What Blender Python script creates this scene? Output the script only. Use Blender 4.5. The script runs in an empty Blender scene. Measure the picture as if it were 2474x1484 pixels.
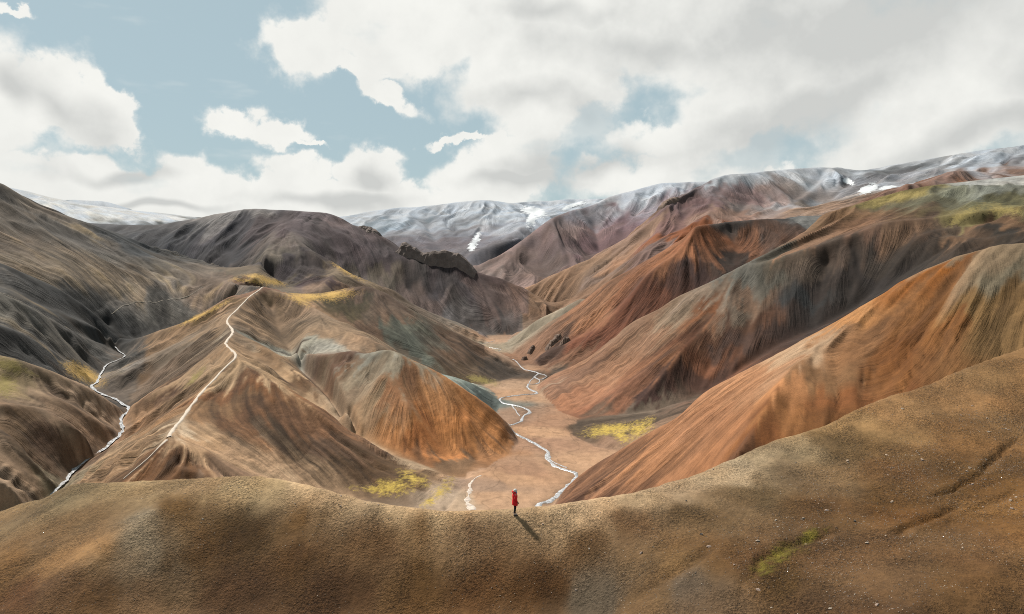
import bpy, bmesh, math, random
import numpy as np
from mathutils import Vector, Matrix

random.seed(7)
RNG = np.random.default_rng(11)
scene = bpy.context.scene
COL = scene.collection

# ------------------------------------------------------------------ camera, sky, sun, exposure
CAM_Z = 100.0
FOC, CX, CY, HOR = 1812.0, 1237.0, 742.0, 640.0       # survey of the photograph, in units of a 2474 px wide copy
PITCH = math.atan((CY - HOR) / FOC)
cam_data = bpy.data.cameras.new('camera')
cam_data.sensor_width = 36.0
cam_data.lens = 36.0 * FOC / 2474.0
cam_data.clip_start = 0.5
cam_data.clip_end = 60000.0
cam = bpy.data.objects.new('camera', cam_data)
COL.objects.link(cam)
cam.location = (0, 0, CAM_Z)
cam.rotation_euler = (math.pi / 2 - PITCH, 0, 0)
scene.camera = cam

SUN_AZ = math.radians(-46)      # measured from +Y towards +X: the sun stands far left, a little beyond the person
SUN_EL = math.radians(52)
sun_dir = Vector((math.sin(SUN_AZ) * math.cos(SUN_EL), math.cos(SUN_AZ) * math.cos(SUN_EL), math.sin(SUN_EL)))
sd = bpy.data.lights.new('sun', 'SUN')
sd.energy = 4.9
sd.angle = math.radians(5.0)
sd.color = (1.0, 0.945, 0.86)
sun = bpy.data.objects.new('sun', sd)
COL.objects.link(sun)
sun.rotation_euler = sun_dir.to_track_quat('Z', 'Y').to_euler()
sun.location = (-200, 200, 600)

scene.view_settings.view_transform = 'Standard'
scene.view_settings.look = 'None'
scene.view_settings.gamma = 1.0
scene.view_settings.exposure = 1.0
scene.view_settings.use_curve_mapping = False
scene.cycles.max_bounces = 4
scene.cycles.diffuse_bounces = 2
scene.cycles.volume_bounces = 0
scene.cycles.pixel_filter_type = 'BLACKMAN_HARRIS'
scene.cycles.filter_width = 1.0
try:
    scene.cycles.use_denoising = False
except Exception:
    pass


class Nodes:
    """small helper for writing node trees"""
    def __init__(self, tree):
        self.t = tree
        self.t.nodes.clear()

    def new(self, kind, **kw):
        n = self.t.nodes.new(kind)
        for k, v in kw.items():
            setattr(n, k, v)
        return n

    def link(self, a, b):
        self.t.links.new(a, b)

    def put(self, sock, v):
        if isinstance(v, bpy.types.NodeSocket):
            self.t.links.new(v, sock)
        elif v is not None:
            sock.default_value = v

    def math(self, op, a, b=None, c=None, clamp=False):
        n = self.new('ShaderNodeMath', operation=op)
        n.use_clamp = clamp
        self.put(n.inputs[0], a)
        if b is not None:
            self.put(n.inputs[1], b)
        if c is not None:
            self.put(n.inputs[2], c)
        return n.outputs[0]

    def vmath(self, op, a, b=None, scale=None):
        n = self.new('ShaderNodeVectorMath', operation=op)
        self.put(n.inputs[0], a)
        if b is not None:
            self.put(n.inputs[1], b)
        if scale is not None:
            self.put(n.inputs['Scale'], scale)
        return n.outputs['Value'] if op in ('LENGTH', 'DOT_PRODUCT', 'DISTANCE') else n.outputs[0]

    def noise(self, vec, scale, detail=4.0, rough=0.5, lac=2.0, dist=0.0):
        n = self.new('ShaderNodeTexNoise')
        self.put(n.inputs['Vector'], vec)
        self.put(n.inputs['Scale'], scale)
        self.put(n.inputs['Detail'], detail)
        self.put(n.inputs['Roughness'], rough)
        self.put(n.inputs['Lacunarity'], lac)
        self.put(n.inputs['Distortion'], dist)
        return n.outputs[0]

    def ramp(self, v, a, b, lo=0.0, hi=1.0, smooth=True):
        n = self.new('ShaderNodeMapRange')
        n.interpolation_type = 'SMOOTHSTEP' if smooth else 'LINEAR'
        n.clamp = True
        self.put(n.inputs[0], v)
        for i, x in enumerate((a, b, lo, hi)):
            self.put(n.inputs[1 + i], x)
        return n.outputs[0]

    def mix(self, f, a, b, blend='MIX'):
        n = self.new('ShaderNodeMix', data_type='RGBA', blend_type=blend)
        self.put(n.inputs['Factor'], f)
        self.put(n.inputs[6], a)
        self.put(n.inputs[7], b)
        return n.outputs[2]


def lin(c):
    out = []
    for v in c[:3]:
        v = v / 255.0
        out.append(v / 12.92 if v <= 0.04045 else ((v + 0.055) / 1.055) ** 2.4)
    return tuple(out)


def ray(px, py):
    a, b = (px - CX) / FOC, (CY - py) / FOC
    c, s = math.cos(PITCH), math.sin(PITCH)
    return (a, c + b * s, -s + b * c)


def azel(px, py):
    d = ray(px, py)
    return math.atan2(d[0], d[1]), math.atan2(d[2], math.hypot(d[0], d[1]))


# ---- world: clear sky with procedural clouds
world = bpy.data.worlds.new('World')
scene.world = world
world.use_nodes = True
N = Nodes(world.node_tree)
tc = N.new('ShaderNodeTexCoord').outputs['Generated']
sky = N.new('ShaderNodeTexSky', sky_type='NISHITA')
sky.sun_disc = False
sky.sun_elevation = SUN_EL
sky.sun_rotation = SUN_AZ
sky.altitude = 700
sky.air_density = 1.0
sky.dust_density = 2.0
sky.ozone_density = 1.0
sep = N.new('ShaderNodeSeparateXYZ')
N.link(tc, sep.inputs[0])
vx, vy, vz = sep.outputs
hyp = N.math('SQRT', N.math('ADD', N.math('MULTIPLY', vx, vx), N.math('MULTIPLY', vy, vy)))
el = N.math('ARCTAN2', vz, hyp)
az = N.math('ARCTAN2', vx, vy)
comb = N.new('ShaderNodeCombineXYZ')
N.put(comb.inputs[0], az)
N.put(comb.inputs[1], N.math('MULTIPLY', el, 1.0))
ae = comb.outputs[0]
# ragged coordinates for the cloud outlines


def vnoise_node(scale, detail, amp, off):
    nn = N.new('ShaderNodeTexNoise')
    N.put(nn.inputs['Vector'], N.vmath('ADD', ae, off))
    nn.inputs['Scale'].default_value = scale
    nn.inputs['Detail'].default_value = detail
    nn.inputs['Roughness'].default_value = 0.6
    return N.vmath('MULTIPLY', N.vmath('SUBTRACT', nn.outputs['Color'], (0.5, 0.5, 0.5)), (amp, amp, 0.0))


ae_w = N.vmath('ADD', ae, N.vmath('ADD', vnoise_node(9.0, 3.0, 0.11, (2.2, 7.1, 0.3)), vnoise_node(34.0, 5.0, 0.050, (5.1, 1.4, 3.3))))
# noise fields on the dome
fb = N.noise(N.vmath('ADD', ae, (3.1, 1.7, 0.4)), 8.0, 5.0, 0.55)
puff = N.noise(N.vmath('ADD', ae, (9.3, 4.2, 1.9)), 24.0, 4.0, 0.58)
wisp_v = N.vmath('MULTIPLY', ae, (0.45, 1.6, 1.0))
wisp = N.noise(N.vmath('ADD', wisp_v, (1.3, 8.8, 2.2)), 11.0, 4.0, 0.6)
warp = N.math('ADD', N.math('MULTIPLY', N.math('SUBTRACT', fb, 0.5), 1.3), N.math('MULTIPLY', N.math('SUBTRACT', puff, 0.5), 1.2))


def blob(px, py, rx, ry, rot=0.0, src=None):
    """distance from the middle of a cloud mass in units of its radii (radians on the dome)"""
    a0, e0 = azel(px, py)
    m = N.new('ShaderNodeMapping', vector_type='TEXTURE')
    N.link(src or ae_w, m.inputs[0])
    m.inputs['Location'].default_value = (a0, e0, 0)
    m.inputs['Rotation'].default_value = (0, 0, rot)
    m.inputs['Scale'].default_value = (rx / FOC, ry / FOC, 1)
    return N.vmath('LENGTH', m.outputs[0])


def union(items):
    r = items[0]
    for i in items[1:]:
        n = N.new('ShaderNodeMath', operation='SMOOTH_MIN')
        N.put(n.inputs[0], r)
        N.put(n.inputs[1], i)
        n.inputs[2].default_value = 0.07
        r = n.outputs[0]
    return N.math('SUBTRACT', 1.0, r)


SKY_MASSES = [
    (0, 222, 145, 94, -0.4), (165, 255, 140, 75, -0.6), (285, 305, 60, 50, -0.2), (-160, 220, 240, 150, 0.0),
    (565, 285, 76, 58, -0.2), (680, 315, 90, 46, -0.05), (755, 335, 45, 14, 0.0),
    (760, 90, 120, 100, 0.1), (1000, 60, 250, 135, 0.0), (830, 165, 165, 34, -0.12), (940, 238, 78, 34, -0.5),
    (1340, 130, 260, 220, 0.0), (1290, 330, 190, 60, 0.3), (1110, 335, 100, 16, 0.12), (30, 2, 55, 18, 0.0),
    (60, 447, 350, 74, 0.0), (400, 452, 170, 70, 0.0), (740, 420, 75, 62, 0.0), (870, 422, 95, 62, 0.0), 
    (1200, 430, 200, 90, 0.25), (560, 490, 900, 64, 0.0), (1237, 640, 2400, 150, 0.0),
    (1750, 70, 560, 190, 0.0), (2300, 150, 560, 260, 0.0), (1850, 230, 330, 160, 0.3), (1650, 410, 330, 90, 0.2),
    (2250, 330, 380, 120, 0.25), (2000, 450, 400, 50, 0.0), (1420, 230, 130, 130, 0.0), (1700, 310, 260, 60, 0.2),
]
cover = union([blob(*m) for m in SKY_MASSES])
cover = N.math('MULTIPLY', cover, N.ramp(cover, -0.1, 0.5, 1.0, 2.6))
cover = N.math('MAXIMUM', cover, -1.5)
HOLES = [(1605, 235, 85, 62, 0.5), (1480, 300, 85, 26, 0.25), (1840, 375, 85, 26, 0.1)]
hole = union([blob(*m) for m in HOLES])
hole = N.math('MAXIMUM', hole, -0.9)
# broken cloud cover over the rest of the dome, away from the part the photograph shows
rest = N.noise(N.vmath('ADD', tc, (5.2, 0.3, 7.7)), 2.2, 3.0, 0.55)
outside = N.math('MAXIMUM', N.ramp(N.math('ABSOLUTE', az), 0.70, 1.15), N.ramp(el, 0.40, 0.75))
rest_c = N.math('MULTIPLY', N.math('SUBTRACT', rest, 0.49), 5.0)
cover = N.math('ADD', N.math('MULTIPLY', cover, N.math('SUBTRACT', 1.0, outside)), N.math('MULTIPLY', rest_c, outside))
c1 = N.math('ADD', cover, warp)
right = N.ramp(az, -0.05, 0.45)                      # softer, thinner edges in the sheet of cloud on the right
soft_hi = N.math('ADD', 0.66, N.math('MULTIPLY', right, 0.8))
cl = N.ramp(c1, -0.14, soft_hi)
hw = N.math('ADD', hole, N.math('MULTIPLY', N.math('SUBTRACT', fb, 0.5), 3.5))
hw = N.math('ADD', hw, N.math('MULTIPLY', N.math('SUBTRACT', wisp, 0.5), 3.0))
cl = N.math('MULTIPLY', cl, N.math('SUBTRACT', 1.0, N.ramp(hw, -0.35, 0.85, 0.0, 0.5)))
veil = N.math('MULTIPLY', N.ramp(wisp, 0.60, 0.80), 0.35)
cl = N.math('MAXIMUM', cl, veil)
# grey undersides and thick parts
GREYS = [(40, 190, 110, 38, -0.3), (150, 230, 105, 40, -0.5), (2200, 60, 620, 170, 0.0), (1320, 10, 140, 35, 0.0), (1320, 235, 120, 42, 0.0), (1560, 120, 300, 60, -0.2),
         (1440, 400, 220, 42, 0.2), (1260, 458, 130, 22, 0.0), (360, 500, 130, 12, 0.0), (900, 430, 65, 26, -0.3), (2000, 250, 360, 70, 0.25), (2380, 330, 180, 40, 0.2), (830, 480, 160, 18, 0.0), (280, 395, 80, 16, 0.0)]
ae_s = N.vmath('ADD', ae, vnoise_node(7.0, 2.0, 0.12, (8.2, 3.1, 0.3)))
grey = union([blob(*g, src=ae_s) for g in GREYS])
grey = N.math('ADD', N.math('MAXIMUM', grey, -1.0), N.math('MULTIPLY', N.math('SUBTRACT', fb, 0.5), 2.4))
grey = N.math('MULTIPLY', N.ramp(grey, -0.7, 1.2), N.math('SUBTRACT', 1.0, outside))
grey = N.math('ADD', grey, N.math('MULTIPLY', N.ramp(wisp, 0.40, 0.65), N.math('MULTIPLY', outside, 0.6)))
grey = N.math('ADD', grey, N.math('ADD', N.math('MULTIPLY', N.ramp(puff, 0.38, 0.66), 0.10), N.math('MULTIPLY', N.ramp(fb, 0.42, 0.66), 0.14)), clamp=True)
cloud_col = N.mix(grey, (0.92, 0.92, 0.875, 1), (0.62, 0.63, 0.61, 1))
gain = N.new('ShaderNodeVectorMath', operation='MULTIPLY')
N.link(sky.outputs[0], gain.inputs[0])
gain.inputs[1].default_value = (0.9, 0.95, 0.95)
blue = N.mix(0.8, gain.outputs[0], (4.4, 5.65, 5.9, 1))
mixc = N.mix(cl, N.vmath('SCALE', blue, scale=0.1), cloud_col)
bg = N.new('ShaderNodeBackground')
N.link(N.vmath('SCALE', mixc, scale=10.0 / 2.0), bg.inputs[0])
bg.inputs[1].default_value = 0.1
wo = N.new('ShaderNodeOutputWorld')
N.link(bg.outputs[0], wo.inputs[0])
world.cycles.sampling_method = 'MANUAL'
world.cycles.sample_map_resolution = 1024


# ------------------------------------------------------------------ terrain: break lines surveyed as (photo x, photo y, forward distance)
def at(px, py, Y):
    d = ray(px, py)
    s = Y / d[1]
    return (d[0] * s, Y, CAM_Z + d[2] * s)


def river_z(Y):
    return max(0.0, 0.012 * (Y - 320.0))


def onbed(px, py):
    d = ray(px, py)
    t = -d[2] / d[1]
    Y = CAM_Z / t
    if Y > 320:
        Y = (CAM_Z + 3.84) / (t + 0.012)
    return (d[0] / d[1] * Y, Y, river_z(Y))


def onbrook(px, py):
    d = ray(px, py)
    t = -d[2] / d[1]
    Y = CAM_Z / t
    if Y > 340:
        Y = (CAM_Z + 27.2) / (t + 0.08)
    return (d[0] / d[1] * Y, Y, max(0.0, 0.08 * (Y - 340)))


LINES = []          # (hill id, is_ridge, world points)


def ridge(hill, pts, tail=None, head=None):
    w = [at(*p) if len(p) == 3 else onbed(*p) for p in pts]
    LINES.append((hill, True, (head or []) + w + (tail or [])))


def gully(pts, tail=None, head=None):
    w = [at(*p) if len(p) == 3 else onbed(*p) for p in pts]
    LINES.append((None, False, (head or []) + w + (tail or [])))


def gully_w(pts):
    LINES.append((None, False, pts))


# the near ridge with the person
ridge('near', [(-260, 1330, 60), (0, 1237, 57), (50, 1216, 57), (100, 1207, 56.5), (165, 1172, 56), (250, 1165, 55), (400, 1160, 54), (480, 1153, 54), (560, 1147, 54), (640, 1150, 53.5),
               (700, 1160, 53), (760, 1175, 52), (830, 1193, 51), (900, 1210, 50), (960, 1220, 49.5), (1040, 1230, 49), (1100, 1233, 49), (1160, 1234, 49), (1240, 1232, 49),
               (1310, 1224, 49.5), (1400, 1212, 50), (1480, 1200, 51), (1560, 1183, 52), (1640, 1160, 53.5), (1720, 1130, 55), (1800, 1095, 57), (1880, 1062, 59), (1960, 1040, 60.5),
               (2000, 1025, 61.5), (2080, 985, 63.5), (2160, 955, 66), (2240, 930, 68), (2320, 895, 70), (2400, 862, 72), (2474, 838, 74), (2620, 780, 78), (2800, 700, 84)])
ridge('near', [(470, 1168, 52.8), (400, 1215, 50), (330, 1265, 47.6), (230, 1330, 45), (140, 1410, 43), (60, 1484, 41.6), (20, 1540, 40)])
gully([(-60, 1330, 50.5), (60, 1300, 49.4), (120, 1330, 47.4), (60, 1400, 45.2), (-20, 1484, 43)])
gully([(2600, 1010, 60), (2474, 1072, 56.5), (2300, 1165, 50.5), (2100, 1262, 45.6), (1900, 1352, 41.6), (1800, 1484, 38), (1740, 1600, 35)])
ridge('near', [(2600, 1260, 42), (2474, 1330, 39.5), (2300, 1420, 36.5), (2150, 1500, 34)])
gully([(400, 1484, 43.2), (800, 1484, 43.4), (1237, 1484, 43.2), (1480, 1490, 42.2)])
ridge('near', [(1760, 1290, 44.5), (1680, 1370, 42.3), (1580, 1440, 41), (1490, 1500, 39.8)])
gully_w([(-60, 14, 68), (-20, 14, 68), (0, 14, 68.5), (20, 14, 70), (40, 14, 72)])
# far side of the near ridge
gully_w([(-380, 215, 6), (-190, 290, -1), (-160, 230, -3), (-80, 225, -3), (0, 228, -2.5), (28, 205, 3), (46, 166, 17), (82, 150, 33), (135, 148, 47), (200, 148, 58), (300, 155, 74), (420, 160, 90)])

crest_near = LINES[0][2]
for back, drop in ((13.0, 8.2), (34.0, 20.0)):
    ln = []
    for (x, y, z) in crest_near:
        r = math.hypot(x, y)
        k = (r + back) / r
        ln.append((x * k, y * k, z - drop))
    gully_w(ln)

# left brook and its valley
BROOK = [(278, 842), (302, 860), (284, 872), (259, 883), (244, 905), (235, 926), (221, 937), (240, 952), (278, 967), (296, 979), (311, 987), (311, 996), (299, 1008), (293, 1020), (296, 1036),
         (288, 1057), (272, 1069), (253, 1088), (229, 1109), (195, 1130), (171, 1147), (162, 1164)]
BROOK_W = [(-262, 790, 62), (-300, 735, 45), (-335, 700, 34)] + [onbrook(*p) for p in BROOK] + [(-190, 290, -1)]
gully_w(BROOK_W)

# trail hill
CREST_TRAIL = [(637, 692, 660), (600, 720, 612), (572, 748, 576), (548, 775, 545), (563, 800, 506), (545, 830, 464), (570, 858, 428), (545, 885, 412), (500, 935, 388), (470, 970, 368), (440, 1010, 346), (415, 1040, 328), (403, 1062, 318)]
ridge('trail', CREST_TRAIL, tail=[at(350, 1112, 306), at(290, 1163, 297), at(200, 1240, 285), (-160, 262, -2)])
ridge('trail', [(403, 1062, 318), (440, 1068, 317), (500, 1092, 313), (560, 1130, 308), (640, 1165, 306)])
gully([(440, 1130, 298), (540, 1165, 297), (400, 1165, 292)])
ridge('trail', [(284, 837, 655), (366, 804, 640), (427, 785, 630), (488, 761, 630), (548, 722, 640), (600, 708, 655), (637, 692, 660)])
gully([(345, 850, 605), (400, 826, 607), (460, 800, 612), (520, 770, 620)])
ridge('trail', [(305, 886, 560), (366, 858, 555), (427, 832, 560), (488, 803, 566), (530, 778, 556)])
gully([(311, 982, 474), (324, 946, 505), (366, 907, 528), (409, 874, 540), (458, 835, 550), (515, 792, 562)])
ridge('trail', [(325, 978, 446), (366, 950, 446), (427, 918, 450), (488, 869, 456), (530, 842, 458)])
gully([(293, 1045, 420), (351, 1011, 424), (397, 981, 424), (458, 938, 424), (500, 894, 430)])
ridge('trail', [(637, 692, 660), (675, 706, 652), (718, 724, 640), (771, 753, 612), (819, 785, 582), (872, 809, 550), (925, 836, 522), (975, 870, 512)])
ridge('trail', [(771, 753, 612), (745, 800, 560), (720, 850, 503)])
gully([(655, 745, 640), (675, 800, 600), (700, 845, 550), (729, 892, 498), (787, 952, 450), (840, 1024, 406), (887, 1065, 384), (950, 1098, 370), (1004, 1118, 364), (1060, 1140, 358), (1126, 1158, 350)])
ridge('trail', [(563, 800, 506), (615, 826, 490), (665, 855, 472), (718, 898, 448), (771, 944, 428), (806, 985, 412)])
gully([(605, 850, 476), (650, 882, 457), (700, 922, 437), (750, 968, 419), (800, 1016, 402), (850, 1052, 391), (887, 1067, 384)])
ridge('trail', [(570, 858, 428), (649, 903, 404), (718, 951, 388), (782, 998, 375), (835, 1050, 365), (914, 1108, 353), (985, 1142, 346)])
gully([(640, 1165, 306), (700, 1182, 310), (800, 1192, 317), (900, 1202, 320), (985, 1228, 311)])
gully([(985, 1148, 339), (992, 1180, 325), (985, 1230, 309)])
ridge('trail', [(1010, 1140, 341), (1050, 1165, 332), (1073, 1195, 320), (1078, 1235, 308)])
gully_w([(-110, 262, -2), (-60, 268, -2), (-30, 282, -1)])

# orange hill
ridge('orange', [(720, 850, 503), (760, 857, 482), (790, 858, 470), (850, 848, 460), (880, 855, 455), (930, 845, 447), (960, 851, 442), (1000, 870, 436), (1060, 900, 430), (1120, 940, 424), (1180, 980, 421), (1230, 1030, 419), (1250, 1066)])
ridge('orange', [(930, 845, 447), (945, 900, 424), (985, 970, 402), (1040, 1050, 386), (1080, 1100, 377)])
gully([(868, 870, 448), (852, 920, 430), (858, 980, 408), (872, 1040, 388)])
ridge('orange', [(800, 868, 464), (812, 910, 440), (830, 960, 415), (850, 1010, 396)])
gully([(1130, 1010, 402), (1140, 1060, 392), (1150, 1115, 378)])
# blue-green knoll behind it
ridge('knoll', [(1030, 905, 530), (1060, 905, 530), (1100, 911, 530), (1150, 931, 530), (1185, 953, 529), (1210, 974)])
gully_w([(2, 452, 1.5), (-30, 474, 5), (-62, 492, 18), (-90, 508, 34)])
# dark spur with the green-grey flank and the moss meadow
ridge('spur', [(700, 710, 700), (760, 712, 705), (800, 706, 712), (861, 692, 726), (903, 695, 718), (940, 713, 708), (967, 732, 702), (1004, 753, 698), (1051, 779, 696), (1099, 801, 696), (1141, 822, 697), (1178, 838, 695), (1221, 859, 686), (1252, 883, 674), (1273, 901)])
gully([(700, 716, 672), (760, 738, 660)])
gully_w([onbed(1168, 931), (-60, 594, 11), (-95, 610, 28), (-140, 637, 47), (-176, 655, 62)])
ridge('spur', [(940, 713, 708), (985, 790, 655), (1030, 850, 625)])
ridge('spur', [(1099, 801, 696), (1120, 850, 655), (1140, 890, 632)])
# low spur with a path behind
ridge('spur', [(755, 605, 1015), (800, 630, 1000), (845, 660, 970), (893, 680, 950), (950, 700, 940), (990, 730, 932), (1020, 745, 930), (1060, 762, 930), (1104, 780, 930), (1136, 795, 928), (1173, 822)])
ridge('spur', [(822, 645, 985), (800, 668, 900), (775, 700, 840)])
gully_w([(-45, 800, 7), (-100, 815, 24), (-170, 822, 47), (-225, 815, 66), (-262, 800, 74)])
# dark mountain
ridge('dark', [(100, 530, 1450), (240, 540, 1400), (330, 540, 1360), (400, 537, 1330), (465, 525, 1300), (540, 510, 1270), (600, 502, 1250), (680, 503, 1245), (760, 508, 1240), (800, 515, 1232), (825, 527, 1225), (860, 545, 1205), (910, 566, 1180), (950, 592, 1150),
               (985, 612, 1130), (1040, 622, 1120), (1100, 632, 1110), (1152, 655, 1100), (1178, 663, 1100), (1210, 671, 1100), (1247, 687, 1100), (1274, 697, 1104), (1305, 721, 1108), (1337, 748, 1110)], tail=[(95, 1108, 15)])
ridge('dark', [(690, 520, 1215), (668, 557, 1120), (646, 600, 1012), (628, 638, 905), (612, 672, 800)])
ridge('dark', [(690, 520, 1215), (715, 570, 1085), (755, 605, 1015)])
gully_w([(-430, 1150, 118), (-375, 1010, 88), (-300, 940, 78)])
gully_w([(-32, 985, 9), (-100, 990, 26), (-170, 1002, 50), (-230, 1020, 74), (-272, 1050, 96)])
ridge('dark', [(1152, 655, 1100), (1190, 720, 1050), (1215, 770, 1015)])
# left mountain with its striped slope
ridge('left', [(-260, 350, 820), (-120, 395, 840), (0, 440, 850), (30, 457, 855), (100, 500, 868), (150, 520, 875), (200, 536, 880), (250, 553, 882), (300, 577, 880), (350, 601, 876), (400, 625, 868), (450, 647, 850), (500, 665, 826), (560, 684, 780), (610, 692, 722)])
gully_w([(-255, 800, 72), (-262, 880, 74), (-330, 960, 78), (-420, 1080, 88), (-600, 1180, 105), (-850, 1250, 130)])
ridge('left', [(-200, 560, 665), (0, 636, 640), (60, 661, 642), (150, 701, 652), (230, 757, 672), (262, 792, 692)])
gully_w([(-560, 600, 112), (-420, 596, 86), (-385, 606, 69), (-356, 630, 50), (-348, 665, 35), (-346, 692, 31.5)])
ridge('left', [(-150, 650, 510), (0, 708, 526), (60, 735, 540), (130, 775, 565), (200, 812, 602), (262, 838, 650)])
ridge('left', [(-150, 735, 465), (0, 787, 478), (60, 809, 490), (130, 849, 514), (190, 893, 540)])
gully_w([(-420, 425, 74), (-300, 424, 44), (-268, 434, 29), (-268, 470, 18), onbrook(221, 937)])
ridge('low', [(-200, 830, 390), (0, 858, 400), (60, 875, 401), (130, 900, 405), (200, 930, 416), (250, 960, 430), (285, 984, 452)])
gully([(20, 925, 388), (95, 950, 387), (153, 969, 388), (214, 1004, 394), (269, 1034, 408)])
ridge('low', [(0, 975, 350), (100, 985, 366), (180, 1030, 366), (230, 1075, 372)])
gully([(-60, 1000, 345), (0, 1040, 338), (50, 1110, 331), (100, 1150, 328)])
ridge('low', [(-40, 1010, 331), (30, 1055, 326), (80, 1115, 322), (120, 1152, 324)])
gully([(-60, 1060, 318), (0, 1096, 316), (76, 1148, 316), (140, 1166, 330)])
ridge('low', [(-100, 1120, 296), (0, 1160, 292), (60, 1205, 288)])

# right side: near rust ridge
ridge('rust', [(1345, 1211), (1370, 1180, 305), (1400, 1150, 295), (1440, 1120, 288), (1500, 1085, 280), (1560, 1050, 275), (1640, 1005, 268), (1704, 947, 262), (1802, 893, 255), (1875, 859, 250), (1948, 817, 247), (2022, 776, 245), (2095, 732, 242), (2144, 703, 240), (2168, 684, 240),
               (2217, 659, 238), (2271, 637, 236), (2315, 619, 233), (2354, 610, 230), (2412, 595, 225), (2474, 588, 220), (2640, 570, 208), (2850, 560, 195)])
ridge('rust', [(2022, 776, 245), (1985, 815, 238), (1968, 839, 231), (1904, 903, 214), (1866, 957, 204), (1826, 1026, 192), (1770, 1110, 181)])
gully([(1912, 975, 202), (1900, 1030, 191.5), (1880, 1090, 182.5)])
ridge('rust', [(1975, 845, 230), (1990, 900, 213), (1998, 960, 199), (1990, 1030, 186)])
gully([(2050, 850, 224), (2060, 920, 205), (2070, 1000, 188)])
# terrace with moss
gully_w([onbed(1355, 993), at(1406, 1006, 478), at(1509, 999, 468), at(1634, 983, 464), (128, 478, 20), (155, 490, 34), (186, 500, 50), at(2056, 752, 506), at(2119, 694, 514), at(2173, 622, 522), at(2240, 562, 538), (350, 545, 130)])
LINES.append((None, False, [at(1392, 1043, 437), at(1430, 1046, 428), at(1470, 1056, 414), at(1502, 1068, 402), at(1545, 1040, 415)]))
LINES.append((None, False, [at(1420, 1022, 455), at(1500, 1018, 445), at(1580, 1000, 447)]))
# second right hill
ridge('broad', [(1298, 938), (1332, 907, 595), (1372, 890, 600), (1423, 867, 600), (1452, 844, 598), (1486, 816, 595), (1509, 793, 594), (1543, 770, 592), (1588, 748, 590), (1634, 719, 588), (1685, 696, 584), (1742, 668, 580), (1797, 640, 580), (1826, 624, 588), (1865, 605, 600),
                (1895, 590, 612), (1943, 561, 630), (1973, 536, 642), (1992, 517, 650), (2061, 495, 670), (2119, 478, 690), (2217, 453, 700), (2315, 441, 705), (2400, 432, 708), (2474, 424, 710), (2700, 400, 720), (2900, 380, 720)])
ridge('broad', [(1742, 668, 580), (1742, 708, 562), (1714, 776, 536), (1657, 833, 516), (1611, 890, 498), (1560, 947, 481), (1515, 993, 468)])
gully([(1715, 890, 500), (1690, 950, 480)])
ridge('broad', [(1830, 700, 553), (1822, 760, 531), (1800, 830, 508), (1770, 890, 488)])
ridge('broad', [(1797, 640, 580), (1850, 632, 570), (1895, 619, 564), (1973, 595, 562), (2071, 561, 562), (2144, 538, 562), (2285, 520, 560), (2474, 500, 545), (2700, 480, 530)])
gully([(2000, 640, 551), (1985, 720, 525), (1970, 780, 508)])
ridge('broad', [(2060, 600, 552), (2070, 660, 531), (2060, 715, 516)])
gully([(2474, 560, 490), (2380, 575, 500), (2290, 570, 520)])
# third right hill, rocky red-brown
ridge('rocky', [(1227, 844), (1247, 833, 830), (1303, 793, 820), (1372, 753, 805), (1420, 718, 797), (1463, 685, 790), (1520, 653, 782), (1583, 617, 775), (1620, 594, 770), (1657, 571, 765), (1680, 546, 760), (1729, 541, 780), (1777, 534, 790), (1851, 529, 800), (1904, 529, 812), (1934, 522, 830), (1983, 522, 860), (2080, 512, 900)])
ridge('rocky', [(1680, 546, 760), (1634, 611, 736), (1571, 655, 725), (1520, 720, 712), (1452, 785, 706), (1395, 816, 712), (1332, 846, 722), (1281, 872)])
gully_w([onbed(1332, 896), (70, 663, 12), (112, 656, 30), (152, 652, 50), (205, 662, 74), (262, 690, 104), (335, 750, 136)])
ridge('rocky', [(1765, 560, 778), (1775, 610, 745), (1770, 640, 722)])
# pale little ridge
ridge('rocky', [(1224, 830), (1258, 805, 880), (1292, 776, 875), (1326, 759, 870), (1360, 745, 865), (1400, 722, 858)])
gully_w([(12, 855, 8), (45, 846, 26), (75, 838, 44)])
# big mountain on the right
ridge('big', [(1275, 696, 1250), (1355, 656, 1240), (1406, 634, 1230), (1457, 611, 1220), (1520, 571, 1210), (1577, 531, 1200), (1600, 505, 1215), (1607, 492, 1230), (1652, 470, 1270), (1680, 452, 1300), (1707, 440, 1320), (1737, 425, 1345), (1787, 417, 1380), (1887, 407, 1420), (1987, 407, 1450), (2040, 413, 1470), (2077, 419, 1480), (2150, 400, 1500), (2300, 375, 1450), (2474, 348, 1400), (2700, 315, 1350), (2900, 300, 1330)],
      head=[(-35, 1252, 30)])
gully_w([(70, 1010, 13), (92, 960, 34), (150, 950, 64), (222, 940, 94), (300, 950, 124), (400, 960, 152), (520, 900, 172), (700, 880, 190)])
ridge('big', [(2000, 412, 1430), (1955, 462, 1300), (1905, 497, 1190), (1862, 530, 1080)])
gully([(1995, 480, 1280), (1960, 512, 1175)])
ridge('big', [(1760, 425, 1350), (1735, 480, 1230), (1700, 530, 1100)])
gully([(1810, 490, 1255), (1780, 525, 1150)])
ridge('big', [(1607, 492, 1230), (1590, 560, 1130), (1560, 610, 1040)])
gully([(1560, 575, 1180), (1510, 630, 1120), (1470, 670, 1060)])
gully([(1660, 520, 1190), (1640, 560, 1110)])
gully([(1420, 650, 1190), (1400, 700, 1100), (1375, 735, 1040)])
ridge('big', [(2190, 446, 960), (2235, 440, 990), (2290, 418, 1010), (2340, 412, 1020), (2400, 420, 1020), (2474, 425, 1010), (2600, 420, 1000)])
gully([(2170, 420, 1380), (2300, 405, 1260), (2474, 398, 1200), (2700, 390, 1150)])
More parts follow.
